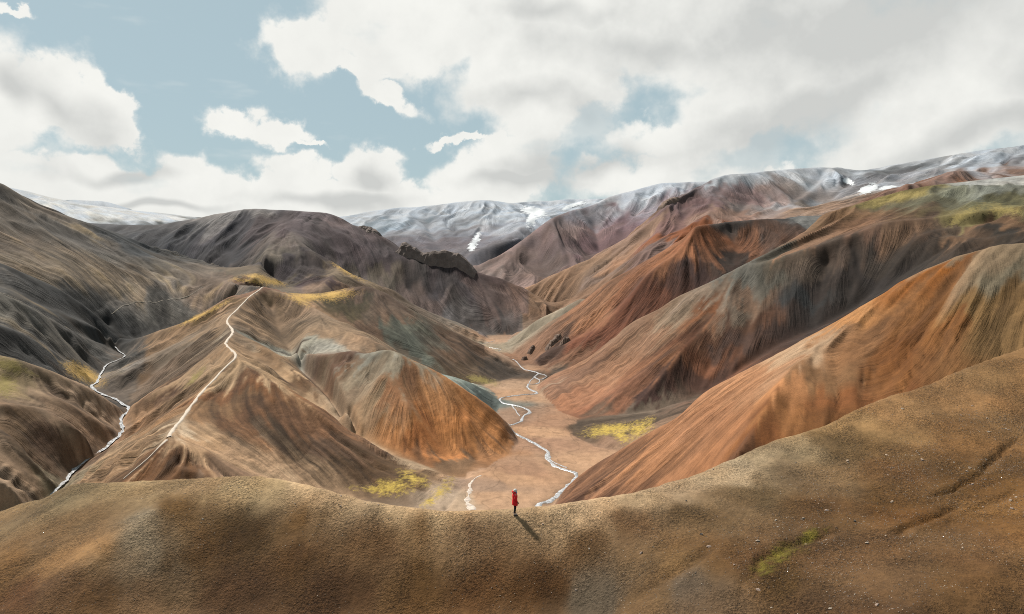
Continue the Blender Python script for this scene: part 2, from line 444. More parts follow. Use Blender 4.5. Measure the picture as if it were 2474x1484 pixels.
# purple mountain
ridge('purple', [(1155, 640, 1550), (1190, 622, 1570), (1237, 596, 1600), (1285, 560, 1630), (1327, 530, 1650), (1350, 520, 1680), (1387, 506, 1720), (1427, 495, 1780), (1467, 477, 1850), (1517, 460, 1880), (1587, 442, 1900), (1647, 438, 1910), (1707, 437, 1920), (1850, 440, 1980), (2100, 430, 2100)])
ridge('purple', [(1237, 596, 1600), (1236, 622, 1540), (1195, 650, 1480), (1178, 663, 1450)])
ridge('purple', [(1327, 530, 1650), (1345, 580, 1560), (1370, 630, 1470), (1390, 660, 1400)])
ridge('purple', [(1500, 480, 1830), (1510, 540, 1650), (1500, 590, 1500)])
gully([(1435, 550, 1690), (1445, 590, 1590), (1450, 615, 1530)])
gully([(1290, 600, 1600), (1300, 640, 1520), (1320, 670, 1440)])
gully_w([(95, 1108, 14), (66, 1165, 17), (0, 1192, 20), (-60, 1240, 25), (-105, 1330, 32), (-135, 1450, 46), (-200, 1560, 70), (-300, 1650, 95), (-480, 1700, 120), (-700, 1750, 140), (-1000, 1800, 150)])
gully_w([(80, 1350, 50), (200, 1420, 95), (320, 1500, 150), (450, 1560, 190)])
# snowy far mountain
ridge('snowy', [(700, 540, 2550), (825, 527, 2600), (880, 511, 2600), (950, 501, 2600), (1000, 500, 2600), (1050, 496, 2600), (1100, 490, 2600), (1180, 482, 2600), (1230, 490, 2650), (1290, 485, 2700), (1360, 481, 2750), (1440, 480, 2800), (1560, 476, 2800), (1800, 470, 2800)])
ridge('snowy', [(880, 520, 2500), (950, 522, 2420), (1000, 530, 2350), (1020, 545, 2250), (980, 575, 2000), (935, 605, 1800)])
ridge('snowy', [(1045, 522, 2430), (1060, 540, 2250), (1090, 570, 2050), (1120, 600, 1870)])
ridge('snowy', [(1150, 510, 2450), (1150, 535, 2250), (1138, 560, 2080)])
ridge('snowy', [(1235, 512, 2400), (1230, 530, 2280), (1190, 565, 2060), (1155, 600, 1860)])
gully([(1110, 530, 2350), (1120, 560, 2120), (1140, 590, 1900), (1132, 610, 1780)])
gully([(1000, 515, 2500), (1040, 560, 2200), (1060, 600, 1900), (1080, 620, 1780)])
gully([(890, 545, 2300), (900, 575, 2050), (905, 600, 1850)])
gully([(1320, 497, 2650), (1300, 512, 2480), (1280, 530, 2250), (1262, 548, 2080), (1215, 580, 1900), (1160, 606, 1760)])
gully_w([(-520, 1650, 130), (-300, 1660, 100), (-100, 1600, 78), (0, 1720, 92), (60, 1900, 120), (160, 2050, 150), (320, 2100, 200)])
ridge('purple', [(1140, 610, 1700), (1190, 592, 1730), (1240, 578, 1780), (1290, 556, 1860)])
# far left snow slope and dome
ridge('far', [(-400, 420, 2300), (-150, 430, 2350), (30, 456, 2400), (140, 478, 2420), (200, 490, 2440), (270, 500, 2460), (350, 510, 2500), (420, 517, 2500), (465, 523, 2500), (600, 535, 2500)])
ridge('far', [(120, 482, 3300), (170, 478, 3350), (215, 479, 3400), (255, 486, 3400), (290, 497, 3400)])
gully_w([(-1900, 2800, 240), (-1500, 2800, 240), (-1100, 2800, 230), (-700, 2850, 220), (0, 3100, 250), (700, 3300, 260), (1800, 3300, 260)])
gully_w([(-1500, 1500, 150), (-1100, 1650, 150), (-900, 1750, 150)])
# rim of the sheet
gully_w([(-3600, 3300, 150), (-2500, 4200, 180), (0, 5000, 180), (2500, 4200, 200), (3600, 3300, 220)])

# flat gravel bed of the river
BED = [onbed(*p) for p in [(1075, 1235), (1100, 1205), (1126, 1165), (1180, 1128), (1225, 1095), (1250, 1068)]] + [(-2, 452, 0), (-8, 480, 0)] + [onbed(1203, 985), onbed(1211, 975), onbed(1195, 950), onbed(1168, 932), onbed(1273, 903)] + \
      [(8, 700, 0), (-14, 740, 0), (-38, 800, 0), (-40, 850, 0), (-30, 900, 0), (-34, 985, 0)] + [(-10, 996, 0), (25, 990, 0)] + [onbed(1240, 808), onbed(1224, 832), onbed(1227, 845), onbed(1250, 858), onbed(1281, 873), onbed(1310, 885), onbed(1332, 897), onbed(1298, 939), onbed(1320, 960), onbed(1355, 994), onbed(1400, 1010), onbed(1382, 1048), onbed(1440, 1080), onbed(1505, 1090)] + \
      [(55, 360, 0), (45, 335, 0)] + [onbed(1345, 1212), onbed(1330, 1240)] + [(10, 285, 0), (-30, 280, 0)]

# ------------------------------------------------------------------ solve the height field (membrane through the break lines) on a log-polar sheet
TH0, TH1, R0, R1 = math.radians(-47), math.radians(47), 13.0, 5200.0
NU, NV = 801, 1441
U = np.linspace(TH0, TH1, NU)
V = np.linspace(math.log(R0), math.log(R1), NV)
DU, DV = U[1] - U[0], V[1] - V[0]


def resample(pts, n_per=1.0):
    p = np.array(pts, float)
    th = np.arctan2(p[:, 0], p[:, 1])
    lr = np.log(np.hypot(p[:, 0], p[:, 1]))
    out = []
    for i in range(len(p) - 1):
        m = int(max(abs(th[i + 1] - th[i]) / DU, abs(lr[i + 1] - lr[i]) / DV) * 2.5) + 2
        t = np.linspace(0, 1, m, endpoint=False)[:, None]
        out.append(p[i] * (1 - t) + p[i + 1] * t)
    out.append(p[-1:])
    return np.concatenate(out)


def smooth_line(pts):
    """Catmull-Rom through the surveyed points so that crests are not chains of straight bits"""
    p = [np.array(q, float) for q in pts]
    if len(p) < 3:
        return pts
    out = []
    for i in range(len(p) - 1):
        a = p[i - 1] if i > 0 else 2 * p[0] - p[1]
        b, c = p[i], p[i + 1]
        d = p[i + 2] if i + 2 < len(p) else 2 * p[-1] - p[-2]
        for t in (0.0, 0.25, 0.5, 0.75):
            out.append(0.5 * (2 * b + (c - a) * t + (2 * a - 5 * b + 4 * c - d) * t * t + (3 * b - a - 3 * c + d) * t ** 3))
    out.append(p[-1])
    return out


SAMPLES = [(h, r, resample(smooth_line(w))) for h, r, w in LINES]
ALLP = np.concatenate([s[2] for s in SAMPLES])


def inside(poly, x, y):
    res = np.zeros(x.shape, bool)
    n = len(poly)
    for i in range(n):
        x0, y0 = poly[i][:2]
        x1, y1 = poly[(i + 1) % n][:2]
        if y0 == y1:
            continue
        c = ((y0 > y) != (y1 > y)) & (x < (x1 - x0) * (y - y0) / (y1 - y0) + x0)
        res ^= c
    return res


LINE_NODES = {}


def solve():
    h = None
    for lev in (5, 4, 3, 2, 1, 0):
        k = 2 ** lev
        nu, nv = (NU - 1) // k + 1, (NV - 1) // k + 1
        du, dv = (TH1 - TH0) / (nu - 1), (V[-1] - V[0]) / (nv - 1)
        fu = (np.arctan2(ALLP[:, 0], ALLP[:, 1]) - TH0) / du
        fv = (np.log(np.hypot(ALLP[:, 0], ALLP[:, 1])) - V[0]) / dv
        cnt, sm = np.zeros(nu * nv), np.zeros(nu * nv)
        for au, av in ((0, 0), (0, 1), (1, 0), (1, 1)):          # the four nodes round each surveyed point
            iu, iv = np.floor(fu).astype(int) + au, np.floor(fv).astype(int) + av
            wt = (1 - np.abs(fu - iu)) * (1 - np.abs(fv - iv)) + 1e-3
            ok = (iu >= 0) & (iu < nu) & (iv >= 0) & (iv < nv)
            flat = iu[ok] * nv + iv[ok]
            cnt += np.bincount(flat, weights=wt[ok], minlength=nu * nv)
            sm += np.bincount(flat, weights=(wt * ALLP[:, 2])[ok], minlength=nu * nv)
        fix = (cnt > 0)
        val = np.where(fix, sm / np.maximum(cnt, 1e-6), 0.0).reshape(nu, nv)
        fix = fix.reshape(nu, nv)
        LINE_NODES[lev] = fix.copy()
        uu, vv = np.meshgrid(np.linspace(TH0, TH1, nu), np.linspace(V[0], V[-1], nv), indexing='ij')
        xx, yy = np.exp(vv) * np.sin(uu), np.exp(vv) * np.cos(uu)
        bed = inside(BED, xx, yy)
        val = np.where(bed, np.maximum(0, 0.012 * (yy - 320)), val)
        fix = fix | bed
        if h is None:
            h = np.full((nu, nv), 90.0)
        else:
            g = np.zeros((nu, nv))
            g[::2, ::2] = h
            g[1::2, ::2] = 0.5 * (h[:-1] + h[1:])
            g[:, 1::2] = 0.5 * (g[:, :-2:2] + g[:, 2::2])
            h = g
        h[fix] = val[fix]
        wu, wv = 1 / du ** 2, 1 / dv ** 2
        om = 1.7
        par = (np.add.outer(np.arange(nu), np.arange(nv)) % 2).astype(bool)
        free = [(~fix) & par, (~fix) & ~par]
        for it in range({5: 300, 4: 200, 3: 120, 2: 70, 1: 40, 0: 16}[lev]):
            for f in free:
                p = np.pad(h, 1, mode='edge')
                g = (wu * (p[:-2, 1:-1] + p[2:, 1:-1]) + wv * (p[1:-1, :-2] + p[1:-1, 2:])) / (2 * (wu + wv))
                np.copyto(h, h + om * (g - h), where=f)
    return h, bed


HB, BB = solve()
H_RAW = HB.copy()
# the finer sheet that is meshed: dense where the valley's hills stand, coarse in front of and behind them
UB, VB = U, V
pU = [(TH0, 0), (math.radians(-36.2), 22), (math.radians(36.2), 924), (TH1, 949)]
pV = [(13.0, 0), (28.0, 30), (78.0, 320), (240.0, 400), (1350.0, 1200), (2900.0, 1370), (5200.0, 1399)]
NU, NV = 950, 1400
U = np.interp(np.arange(NU), [q[1] for q in pU], [q[0] for q in pU])
V = np.interp(np.arange(NV), [q[1] for q in pV], [math.log(q[0]) for q in pV])
V[0], V[-1] = VB[0], VB[-1]
UU, VV = np.meshgrid(U, V, indexing='ij')
RR = np.exp(VV)
XX, YY = RR * np.sin(UU), RR * np.cos(UU)


def blur(a, n=1):
    for _ in range(n):
        p = np.pad(a, ((1, 1), (0, 0)), mode='edge')
        a = 0.25 * p[:-2] + 0.5 * p[1:-1] + 0.25 * p[2:]
        p = np.pad(a, ((0, 0), (1, 1)), mode='edge')
        a = 0.25 * p[:, :-2] + 0.5 * p[:, 1:-1] + 0.25 * p[:, 2:]
    return a


def vnoise(x, y, seed):
    xi, yi = np.floor(x).astype(np.int64), np.floor(y).astype(np.int64)
    fx, fy = x - xi, y - yi
    fx, fy = fx * fx * fx * (fx * (fx * 6 - 15) + 10), fy * fy * fy * (fy * (fy * 6 - 15) + 10)

    def hsh(i, j):
        n = (i * 374761393 + j * 668265263 + seed * 1442695041) & 0x7fffffff
        n = ((n ^ (n >> 13)) * 1274126177) & 0x7fffffff
        n = n ^ (n >> 16)
        return (n & 0xffff) / 65535.0 * 2 - 1
    a, b, c, d = hsh(xi, yi), hsh(xi + 1, yi), hsh(xi, yi + 1), hsh(xi + 1, yi + 1)
    return (a * (1 - fx) + b * fx) * (1 - fy) + (c * (1 - fx) + d * fx) * fy


def fbm(x, y, seed, octv=4, gain=0.5):
    s, a, t = 0, 1.0, 0
    for o in range(octv):
        s = s + a * vnoise(x * 2 ** o + 17.3 * o, y * 2 ** o - 9.1 * o, seed + o)
        t += a
        a *= gain
    return s / t


IDX_U, IDX_V = np.arange(NU), np.arange(NV)


def sample(F, u, v):
    fu = np.clip(np.interp(u, U, IDX_U), 0, NU - 1.001)
    fv = np.clip(np.interp(v, V, IDX_V), 0, NV - 1.001)
    i, j = fu.astype(int), fv.astype(int)
    a, b = fu - i, fv - j
    return (F[i, j] * (1 - a) + F[i + 1, j] * a) * (1 - b) + (F[i, j + 1] * (1 - a) + F[i + 1, j + 1] * a) * b


def cell_of(x, y):
    return (min(NU - 2, max(0, int(np.interp(math.atan2(x, y), U, IDX_U)))), min(NV - 2, max(0, int(np.interp(math.log(math.hypot(x, y)), V, IDX_V)))))


def to_fine(F):
    fu = np.clip((U - TH0) / DU, 0, F.shape[0] - 1.001)
    fv = np.clip((V - VB[0]) / DV, 0, F.shape[1] - 1.001)
    i, j = fu.astype(int), fv.astype(int)
    x, y = (fu - i)[:, None], (fv - j)[None, :]
    return (F[i][:, j] * (1 - x) + F[i + 1][:, j] * x) * (1 - y) + (F[i][:, j + 1] * (1 - x) + F[i + 1][:, j + 1] * x) * y


# rounded crests near the camera, crisp ones in the distance
rb = np.exp(VB)[None, :]
near_w = np.clip((120 - rb) / 60, 0, 1)
H1 = blur(HB, 1)
HB = H1 * (1 - near_w) + blur(HB, 9) * near_w
farw = np.clip((rb - 1000) / 600, 0, 1)
HB = HB * (1 - farw) + blur(H1, 3) * farw
H = to_fine(HB)
BEDMASK = inside(BED, XX, YY)

# fall lines: smooth gradient, then noise smeared along it gives rills, gullies and streaks
Hs = to_fine(blur(HB, 12))
gu = np.gradient(Hs, U, axis=0)
gv = np.gradient(Hs, V, axis=1)
gl = np.sqrt(gu * gu + gv * gv) + 1e-6
SLOPE = gl / RR
ST = 2          # coarse grid for the smeared fields
DUn, DVn = gu / gl, gv / gl


def across_field():
    """stream function of the height field: constant down every fall line, so rills written on it run straight downhill"""
    a, b = np.gradient(blur(H_RAW, 1), DU, axis=0), np.gradient(blur(H_RAW, 1), DV, axis=1)
    pu, pv = -b, a
    psi = None
    for lev in (4, 3, 2, 1, 0):
        k = 2 ** lev
        qu, qv = (blur(pu, k // 2) if k > 1 else pu)[::k, ::k], (blur(pv, k // 2) if k > 1 else pv)[::k, ::k]
        du, dv = DU * k, DV * k
        free = ~LINE_NODES[lev]
        eu, ev = 0.5 * (qu[1:] + qu[:-1]) * du, 0.5 * (qv[:, 1:] + qv[:, :-1]) * dv
        wu, wv = (free[1:] & free[:-1]) / du ** 2, (free[:, 1:] & free[:, :-1]) / dv ** 2     # no link across crests and valley lines
        WU, WV = np.pad(wu, ((1, 1), (0, 0))), np.pad(wv, ((0, 0), (1, 1)))
        DIV = np.pad(wu * eu, ((1, 1), (0, 0)))
        DIV2 = np.pad(wv * ev, ((0, 0), (1, 1)))
        rhs = (DIV[1:] - DIV[:-1]) + (DIV2[:, 1:] - DIV2[:, :-1])
        tot = WU[1:] + WU[:-1] + WV[:, 1:] + WV[:, :-1]
        act = tot > 0
        inv = 1.0 / np.where(act, tot, 1)
        if psi is None:
            psi = np.zeros(qu.shape)
        else:
            g = np.zeros(qu.shape)
            g[::2, ::2] = psi
            g[1::2, ::2] = 0.5 * (psi[:-1] + psi[1:])
            g[:, 1::2] = 0.5 * (g[:, :-2:2] + g[:, 2::2])
            psi = g
        par = (np.add.outer(np.arange(psi.shape[0]), np.arange(psi.shape[1])) % 2).astype(bool)
        for it in range({4: 400, 3: 250, 2: 140, 1: 60, 0: 24}[lev]):
            for f in (par & act, ~par & act):
                p = np.pad(psi, 1)
                g = (WU[1:] * p[2:, 1:-1] + WU[:-1] * p[:-2, 1:-1] + WV[:, 1:] * p[1:-1, 2:] + WV[:, :-1] * p[1:-1, :-2] - rhs) * inv
                np.copyto(psi, psi + 1.6 * (g - psi), where=f)
    return to_fine(psi)


ACROSS = across_field()


J_MID = int(np.interp(math.log(130.0), V, IDX_V)) // 2 * 2


def smear(lam, length, seed, steps=16, st=2, near=False):
    """noise of wavelength lam (m) averaged over `length` m down the fall line"""
    acc = 0
    sl = slice(0, J_MID) if near else slice(J_MID, NV)
    u, v = UU[:, sl][::st, ::st].copy(), VV[:, sl][::st, ::st].copy()
    ds = length / steps
    for k in range(steps):
        r = np.exp(v)
        acc = acc + (1.15 - k / steps) * vnoise(r * np.sin(u) / lam, r * np.cos(u) / lam, seed)
        u, v = u - ds / r * sample(DUn, u, v), v - ds / r * sample(DVn, u, v)
    a = acc
    a = np.clip(a / (a.std() + 1e-9), -2.2, 2.2)
    out = np.zeros((NU, NV))
    out[:, sl] = sample_c(a, sl.stop - sl.start) if st > 1 else a
    return out


def sample_c(a, nv):
    fu = np.clip(np.arange(NU) / ST, 0, a.shape[0] - 1.001)
    fv = np.clip(np.arange(nv) / ST, 0, a.shape[1] - 1.001)
    i, j = fu.astype(int), fv.astype(int)
    x, y = (fu - i)[:, None], (fv - j)[None, :]
    A = a[i][:, j] * (1 - x) + a[i + 1][:, j] * x
    B = a[i][:, j + 1] * (1 - x) + a[i + 1][:, j + 1] * x
    return A * (1 - y) + B * y


S_NEAR = smear(0.55, 5, 3, near=True)
S_MIDF = smear(2.0, 26, 9, 11, 1)
S_NEAR2 = smear(2.2, 14, 4, near=True)
S_MID = smear(5.0, 60, 5)
S_MID2 = smear(14.0, 110, 6)
S_FAR = smear(45.0, 260, 7)
S_FAR2 = smear(17.0, 160, 8)
S_BIG = smear(34.0, 190, 10)
S_MID, S_MID2, S_BIG, S_FAR, S_FAR2 = blur(S_MID, 1), blur(S_MID2, 4), blur(S_BIG, 8), blur(S_FAR, 3), blur(S_FAR2, 2)
steep = np.clip((SLOPE - 0.08) / 0.25, 0, 1)
wn = np.clip((130 - RR) / 50, 0, 1)
wm = np.clip((RR - 140) / 100, 0, 1)
wf = np.clip((RR - 900) / 600, 0, 1)
bedw = blur(1 - BEDMASK.astype(float), 4)
fine_fade = np.clip(1.3 - RR / 1500, 0.15, 1)
H = H + wn * (0.012 * S_NEAR * np.clip(steep + .3, 0, 1) + 0.02 * S_NEAR2 + 0.16 * fbm(XX / 6, YY / 6, 31, 3) + 0.10 * (0.4 - np.abs(fbm(XX / 2.6, YY / 2.6, 38, 4))) + 0.05 * fbm(XX / 0.8, YY / 0.8, 39, 3))
rill_patch = np.clip(0.55 + 0.9 * fbm(XX / 120, YY / 120, 33, 2), 0.1, 1.2)
vee = lambda f, w: -np.clip(1 - np.abs(f) / w, 0, 1)
tri = lambda f: np.abs(np.mod(np.clip(f, -1.35, 1.35) + 100.0, 2.0) - 1.0) - 0.5
# keep the surveyed crests and valley lines where they are
dist = np.full(H.shape, 40.0)
iu = np.rint(np.interp(np.arctan2(ALLP[:, 0], ALLP[:, 1]), U, IDX_U)).astype(int)
iv = np.rint(np.interp(np.log(np.hypot(ALLP[:, 0], ALLP[:, 1])), V, IDX_V)).astype(int)
ok = (iu > 0) & (iu < NU - 1) & (iv > 0) & (iv < NV - 1)
dist[iu[ok], iv[ok]] = 0
for _ in range(22):
    p = np.pad(dist, 1, mode='edge')
    dist = np.minimum(dist, np.minimum(np.minimum(p[:-2, 1:-1], p[2:, 1:-1]), np.minimum(p[1:-1, :-2], p[1:-1, 2:])) + 1)
keep = np.clip(dist / 16.0, 0, 1)
keep = blur(keep * keep * (3 - 2 * keep), 2)
keep2 = blur(np.clip(dist / 7.0, 0, 1), 2)
DISP = wm * bedw * steep * keep2 * (0.9 * fine_fade * rill_patch * vee(S_MID, 0.8) + 0.30 * fine_fade * S_MID
                             + np.clip(1.4 - RR / 700, 0, 1) * (0.08 * S_MIDF + 0.20 * vee(S_MIDF, 0.8)))
DISP = DISP + wm * bedw * steep * keep * (2.6 * np.clip((RR - 120) / 320, 0.3, 1) * tri(S_MID2 * 0.9) * rill_patch + np.clip(RR / 350, 0.4, 1.6) * 4.6 * tri(S_BIG * 0.8))
DISP = DISP + wf * steep * keep2 * 14.0 * tri(S_FAR * 0.9)
DISP = DISP + np.clip((RR - 550) / 500, 0, 1) * steep * keep2 * 5.0 * tri(S_FAR2 * 0.9)
H = H + DISP
H = H + wm * bedw * 0.9 * fbm(XX / 28, YY / 28, 35, 3) * np.clip(steep + .15, 0, 1)
H = H + wf * 5.0 * fbm(XX / 160, YY / 160, 36, 4)
# braided gravel bed: low bars and old channels
H = H + (1 - bedw) * np.clip((RR - 200) / 50, 0, 1) * 0.35 * fbm(XX / 9, YY / 26, 37, 4)


def crease(pp, depth, width):
    """a washed-out crack in the near slope, with a low bank on its upper side"""
    global H
    P = [at(px, py, 45)[:2] for px, py in pp]
    P = []
    for px, py in pp:
        d = ray(px, py)
        a, t = math.atan2(d[0], d[1]), d[2] / math.hypot(d[0], d[1])
        r = np.linspace(20, 90, 1400)
        k = np.nonzero(sample(H, np.full_like(r, a), np.log(r)) >= CAM_Z + t * r)[0]
        k = k[0] if len(k) else 600
        P.append((r[k] * math.sin(a), r[k] * math.cos(a)))
    P = np.array([q[:2] for q in smooth_line([(x, y, 0) for x, y in P])])
    m = np.nonzero((RR < 95) & (XX > P[:, 0].min() - 3) & (XX < P[:, 0].max() + 3))
    x = XX[m] + 0.35 * fbm(XX[m] / 1.1, YY[m] / 1.1, 611, 3)
    y = YY[m] + 0.35 * fbm(XX[m] / 1.1 + 7, YY[m] / 1.1, 613, 3)
    best, tt = np.full(len(x), 99.0), np.zeros(len(x))
    for i in range(len(P) - 1):
        ab = P[i + 1] - P[i]
        u = np.clip(((x - P[i, 0]) * ab[0] + (y - P[i, 1]) * ab[1]) / (ab @ ab), 0, 1)
        dd = np.hypot(x - P[i, 0] - u * ab[0], y - P[i, 1] - u * ab[1])
        up = dd < best
        best, tt = np.where(up, dd, best), np.where(up, (i + u) / (len(P) - 1), tt)
    fade = np.clip(np.minimum(tt, 1 - tt) * 6, 0.0, 1)
    H[m] = H[m] - fade * depth * np.exp(-(best / width) ** 2) + fade * depth * 0.35 * np.exp(-((best - 2.2 * width) / (1.6 * width)) ** 2)


crease([(2474, 1048), (2409, 1104), (2375, 1138), (2302, 1186), (2237, 1203)], 0.26, 0.28)
crease([(2340, 1215), (2259, 1246), (2194, 1276), (2151, 1297)], 0.24, 0.30)
crease([(2040, 1276), (1958, 1306), (1872, 1336), (1829, 1378), (1764, 1450)], 0.20, 0.35)
crease([(1730, 1310), (1690, 1350), (1600, 1400), (1530, 1470)], 0.16, 0.5)
crease([(2474, 1180), (2400, 1215), (2330, 1240)], 0.12, 0.3)


def ground(x, y):
    x, y = np.asarray(x, float), np.asarray(y, float)
    return sample(H, np.arctan2(x, y), np.log(np.hypot(x, y)))


def cast(px, py, far=False):
    """first point of the terrain on the ray through a surveyed picture point"""
    d = ray(px, py)
    a = math.atan2(d[0], d[1])
    t = d[2] / math.hypot(d[0], d[1])
    r = np.exp(np.linspace(math.log(R0 * 1.01), math.log(R1 * .99), 6000))
    z = sample(H, np.full_like(r, a), np.log(r))
    hit = np.nonzero(z >= CAM_Z + t * r)[0]
    if len(hit) == 0:
        k = np.argmax((z - CAM_Z) / r)
    else:
        k = hit[0]
    return (r[k] * math.sin(a), r[k] * math.cos(a), z[k])


# ------------------------------------------------------------------ course of the main stream
def zd(pts):
    return [(1026.8 + .3052 * x, 785.2 + .3052 * y) for x, y in pts]


S1 = zd([(700, 272), (725, 292), (755, 325), (790, 352), (858, 370), (895, 384), (868, 412), (905, 436), (900, 460), (860, 472), (820, 470), (812, 490), (835, 515), (880, 530), (870, 546), (760, 555), (640, 570), (590, 590), (620, 620), (700, 635), (780, 655), (830, 692), (785, 720), (762, 765), (700, 790), (650, 810), (690, 850), (780, 895), (860, 935), (920, 970), (970, 1010), (968, 1060), (1020, 1115), (1080, 1142), (1160, 1162), (1200, 1190), (1170, 1240), (1100, 1300), (1040, 1360), (970, 1400), (905, 1432)])
W1 = [onbed(*p) for p in S1]
STREAM_PTS = [(a[0] * (1 - t) + b[0] * t, a[1] * (1 - t) + b[1] * t) for a, b in zip(W1[:-1], W1[1:]) for t in (0.0, 0.2, 0.4, 0.6, 0.8)]

# ------------------------------------------------------------------ ground colours (soil tones, with part of the hills' shade painted in)
cP, sP = math.cos(PITCH), math.sin(PITCH)
dz = H - CAM_Z
fw = YY * cP - dz * sP
PX = CX + FOC * XX / fw
PY = CY - FOC * (YY * sP + dz * cP) / fw
KALB = 0.40
COV = 1.5      # brightness of the cover layers against the first survey

# colours seen in the photograph (left half, right half), divided by estimated light below; deep shade stays in the colour
SEEN_L = '''
860 400 135 100 80; 770 500 150 125 100; 700 480 95 75 45; 640 520 140 112 85; 520 560 150 122 95; 450 610 140 112 85; 600 600 120 105 90; 680 560 105 88 72; 520 700 125 105 88; 380 720 115 90 65; 600 720 85 62 45; 500 800 145 115 88; 650 690 160 135 108; 480 900 160 130 100; 350 1000 160 130 100; 560 870 190 168 142;
530 960 105 72 45; 640 980 100 70 45; 460 1000 95 68 45; 720 1000 130 105 85; 800 750 120 82 52; 720 800 135 102 72; 700 880 165 135 105; 850 850 120 85 58; 950 850 115 82 58; 1000 950 100 75 55; 1100 950 95 72 55; 1200 1000 90 68 48; 800 950 160 132 105; 900 1000 165 138 110; 1050 1030 150 122 95;
870 680 165 138 108; 960 700 175 148 118; 1100 800 180 152 122; 1200 880 175 148 118; 1350 970 165 138 108; 900 600 130 105 80; 1000 700 105 80 58; 870 540 110 90 70; 950 520 135 112 90; 900 450 140 115 92; 1000 480 145 120 98; 1100 540 150 125 100; 1200 580 140 115 92; 1000 600 165 160 145; 1060 600 165 160 148;
1150 620 110 80 62; 1230 620 155 148 132; 1290 640 145 130 108; 1120 680 120 90 65; 1200 700 150 130 105; 1150 780 140 115 90; 1280 750 145 118 88; 1230 850 150 112 75; 1300 820 150 98 48; 1350 720 140 95 60; 1450 720 160 108 62; 1400 850 140 85 40; 1500 800 165 105 52; 1600 880 150 98 52; 1500 900 150 95 48; 1400 930 120 80 48; 1650 930 145 100 62; 1520 960 125 95 68;
1200 430 95 75 62; 1300 480 110 88 72; 1250 540 95 75 60; 1360 520 105 105 92; 1330 560 90 92 82; 1420 540 85 78 68; 1500 580 100 78 62; 1600 620 85 66 52; 1680 660 72 60 50; 1550 660 85 68 52; 1130 450 75 65 45;
100 1150 135 115 88; 200 1080 140 125 98; 300 1150 130 108 80; 60 1300 120 95 65; 150 1250 125 105 80; 100 1420 100 72 48; 250 1280 160 130 95; 300 1400 98 75 49; 200 1400 120 95 70; 200 1056 150 135 108; 400 1062 170 150 118; 550 1048 172 150 118; 700 1040 175 150 118; 850 1048 190 168 134; 1000 1068 205 182 150; 1100 1090 200 176 145; 1200 1118 198 174 143; 1350 1140 196 172 140; 1500 1156 194 170 138; 1650 1158 194 168 136;
450 1200 140 130 112; 470 1280 135 120 100; 500 1400 120 98 75; 650 1100 95 72 42; 650 1250 95 70 42; 800 1200 95 70 40; 800 1400 90 68 48; 1000 1150 115 88 55; 1000 1300 105 78 50; 1200 1250 120 92 65; 1100 1420 95 70 48; 1400 1200 135 108 78; 1400 1380 105 80 52; 1600 1200 140 112 85; 1600 1400 105 78 52;
100 150 105 85 62; 50 250 120 92 58; 200 200 95 82 68; 300 250 100 85 70; 150 350 130 100 55; 300 330 130 102 62; 400 300 105 90 72; 500 380 125 98 62; 600 400 115 95 75; 700 390 130 95 60; 450 440 95 85 75; 550 470 90 82 72; 100 370 62 59 57; 200 440 58 56 55; 300 500 56 54 53; 350 520 58 56 55; 400 500 70 66 62; 50 450 90 80 65; 150 500 85 78 68; 250 560 75 70 65; 330 600 78 72 65; 60 560 56 54 53; 150 630 58 56 54; 
50 650 118 100 72; 100 690 105 90 66; 200 720 130 108 85; 300 760 140 115 92; 380 810 135 110 88; 100 780 115 95 75; 60 850 90 70 50; 200 820 130 105 82; 180 900 85 62 45; 100 900 80 60 42; 50 1000 125 102 80; 250 950 100 75 55; 150 1000 95 72 52; 300 880 130 102 78;
450 190 75 78 78; 400 230 54 58 62; 550 180 75 80 80; 600 250 50 54 58; 700 280 50 50 53; 750 200 62 62 65; 850 180 75 68 68; 780 140 130 128 118; 650 160 110 110 105; 950 170 85 72 70; 1050 200 82 70 68; 1100 150 95 82 78; 930 230 110 100 88; 880 280 105 98 80; 850 340 112 98 70; 950 300 60 52 52; 1000 340 62 52 52; 1030 370 75 58 58; 1150 260 78 66 64; 1250 300 70 60 58; 1400 350 65 58 52; 1500 330 60 50 48; 1600 370 85 68 60; 1650 430 100 82 70; 1560 450 85 76 72; 1500 400 68 62 60; 1120 340 130 112 92; 1100 390 120 98 82; 1250 360 95 85 65; 1350 420 105 88 74; 1450 470 110 94 82; 1530 500 130 125 115; 1600 540 105 100 92; 1650 1050 178 146 122; 1690 830 175 140 115; 1640 760 90 98 94; 1560 715 130 140 132'''
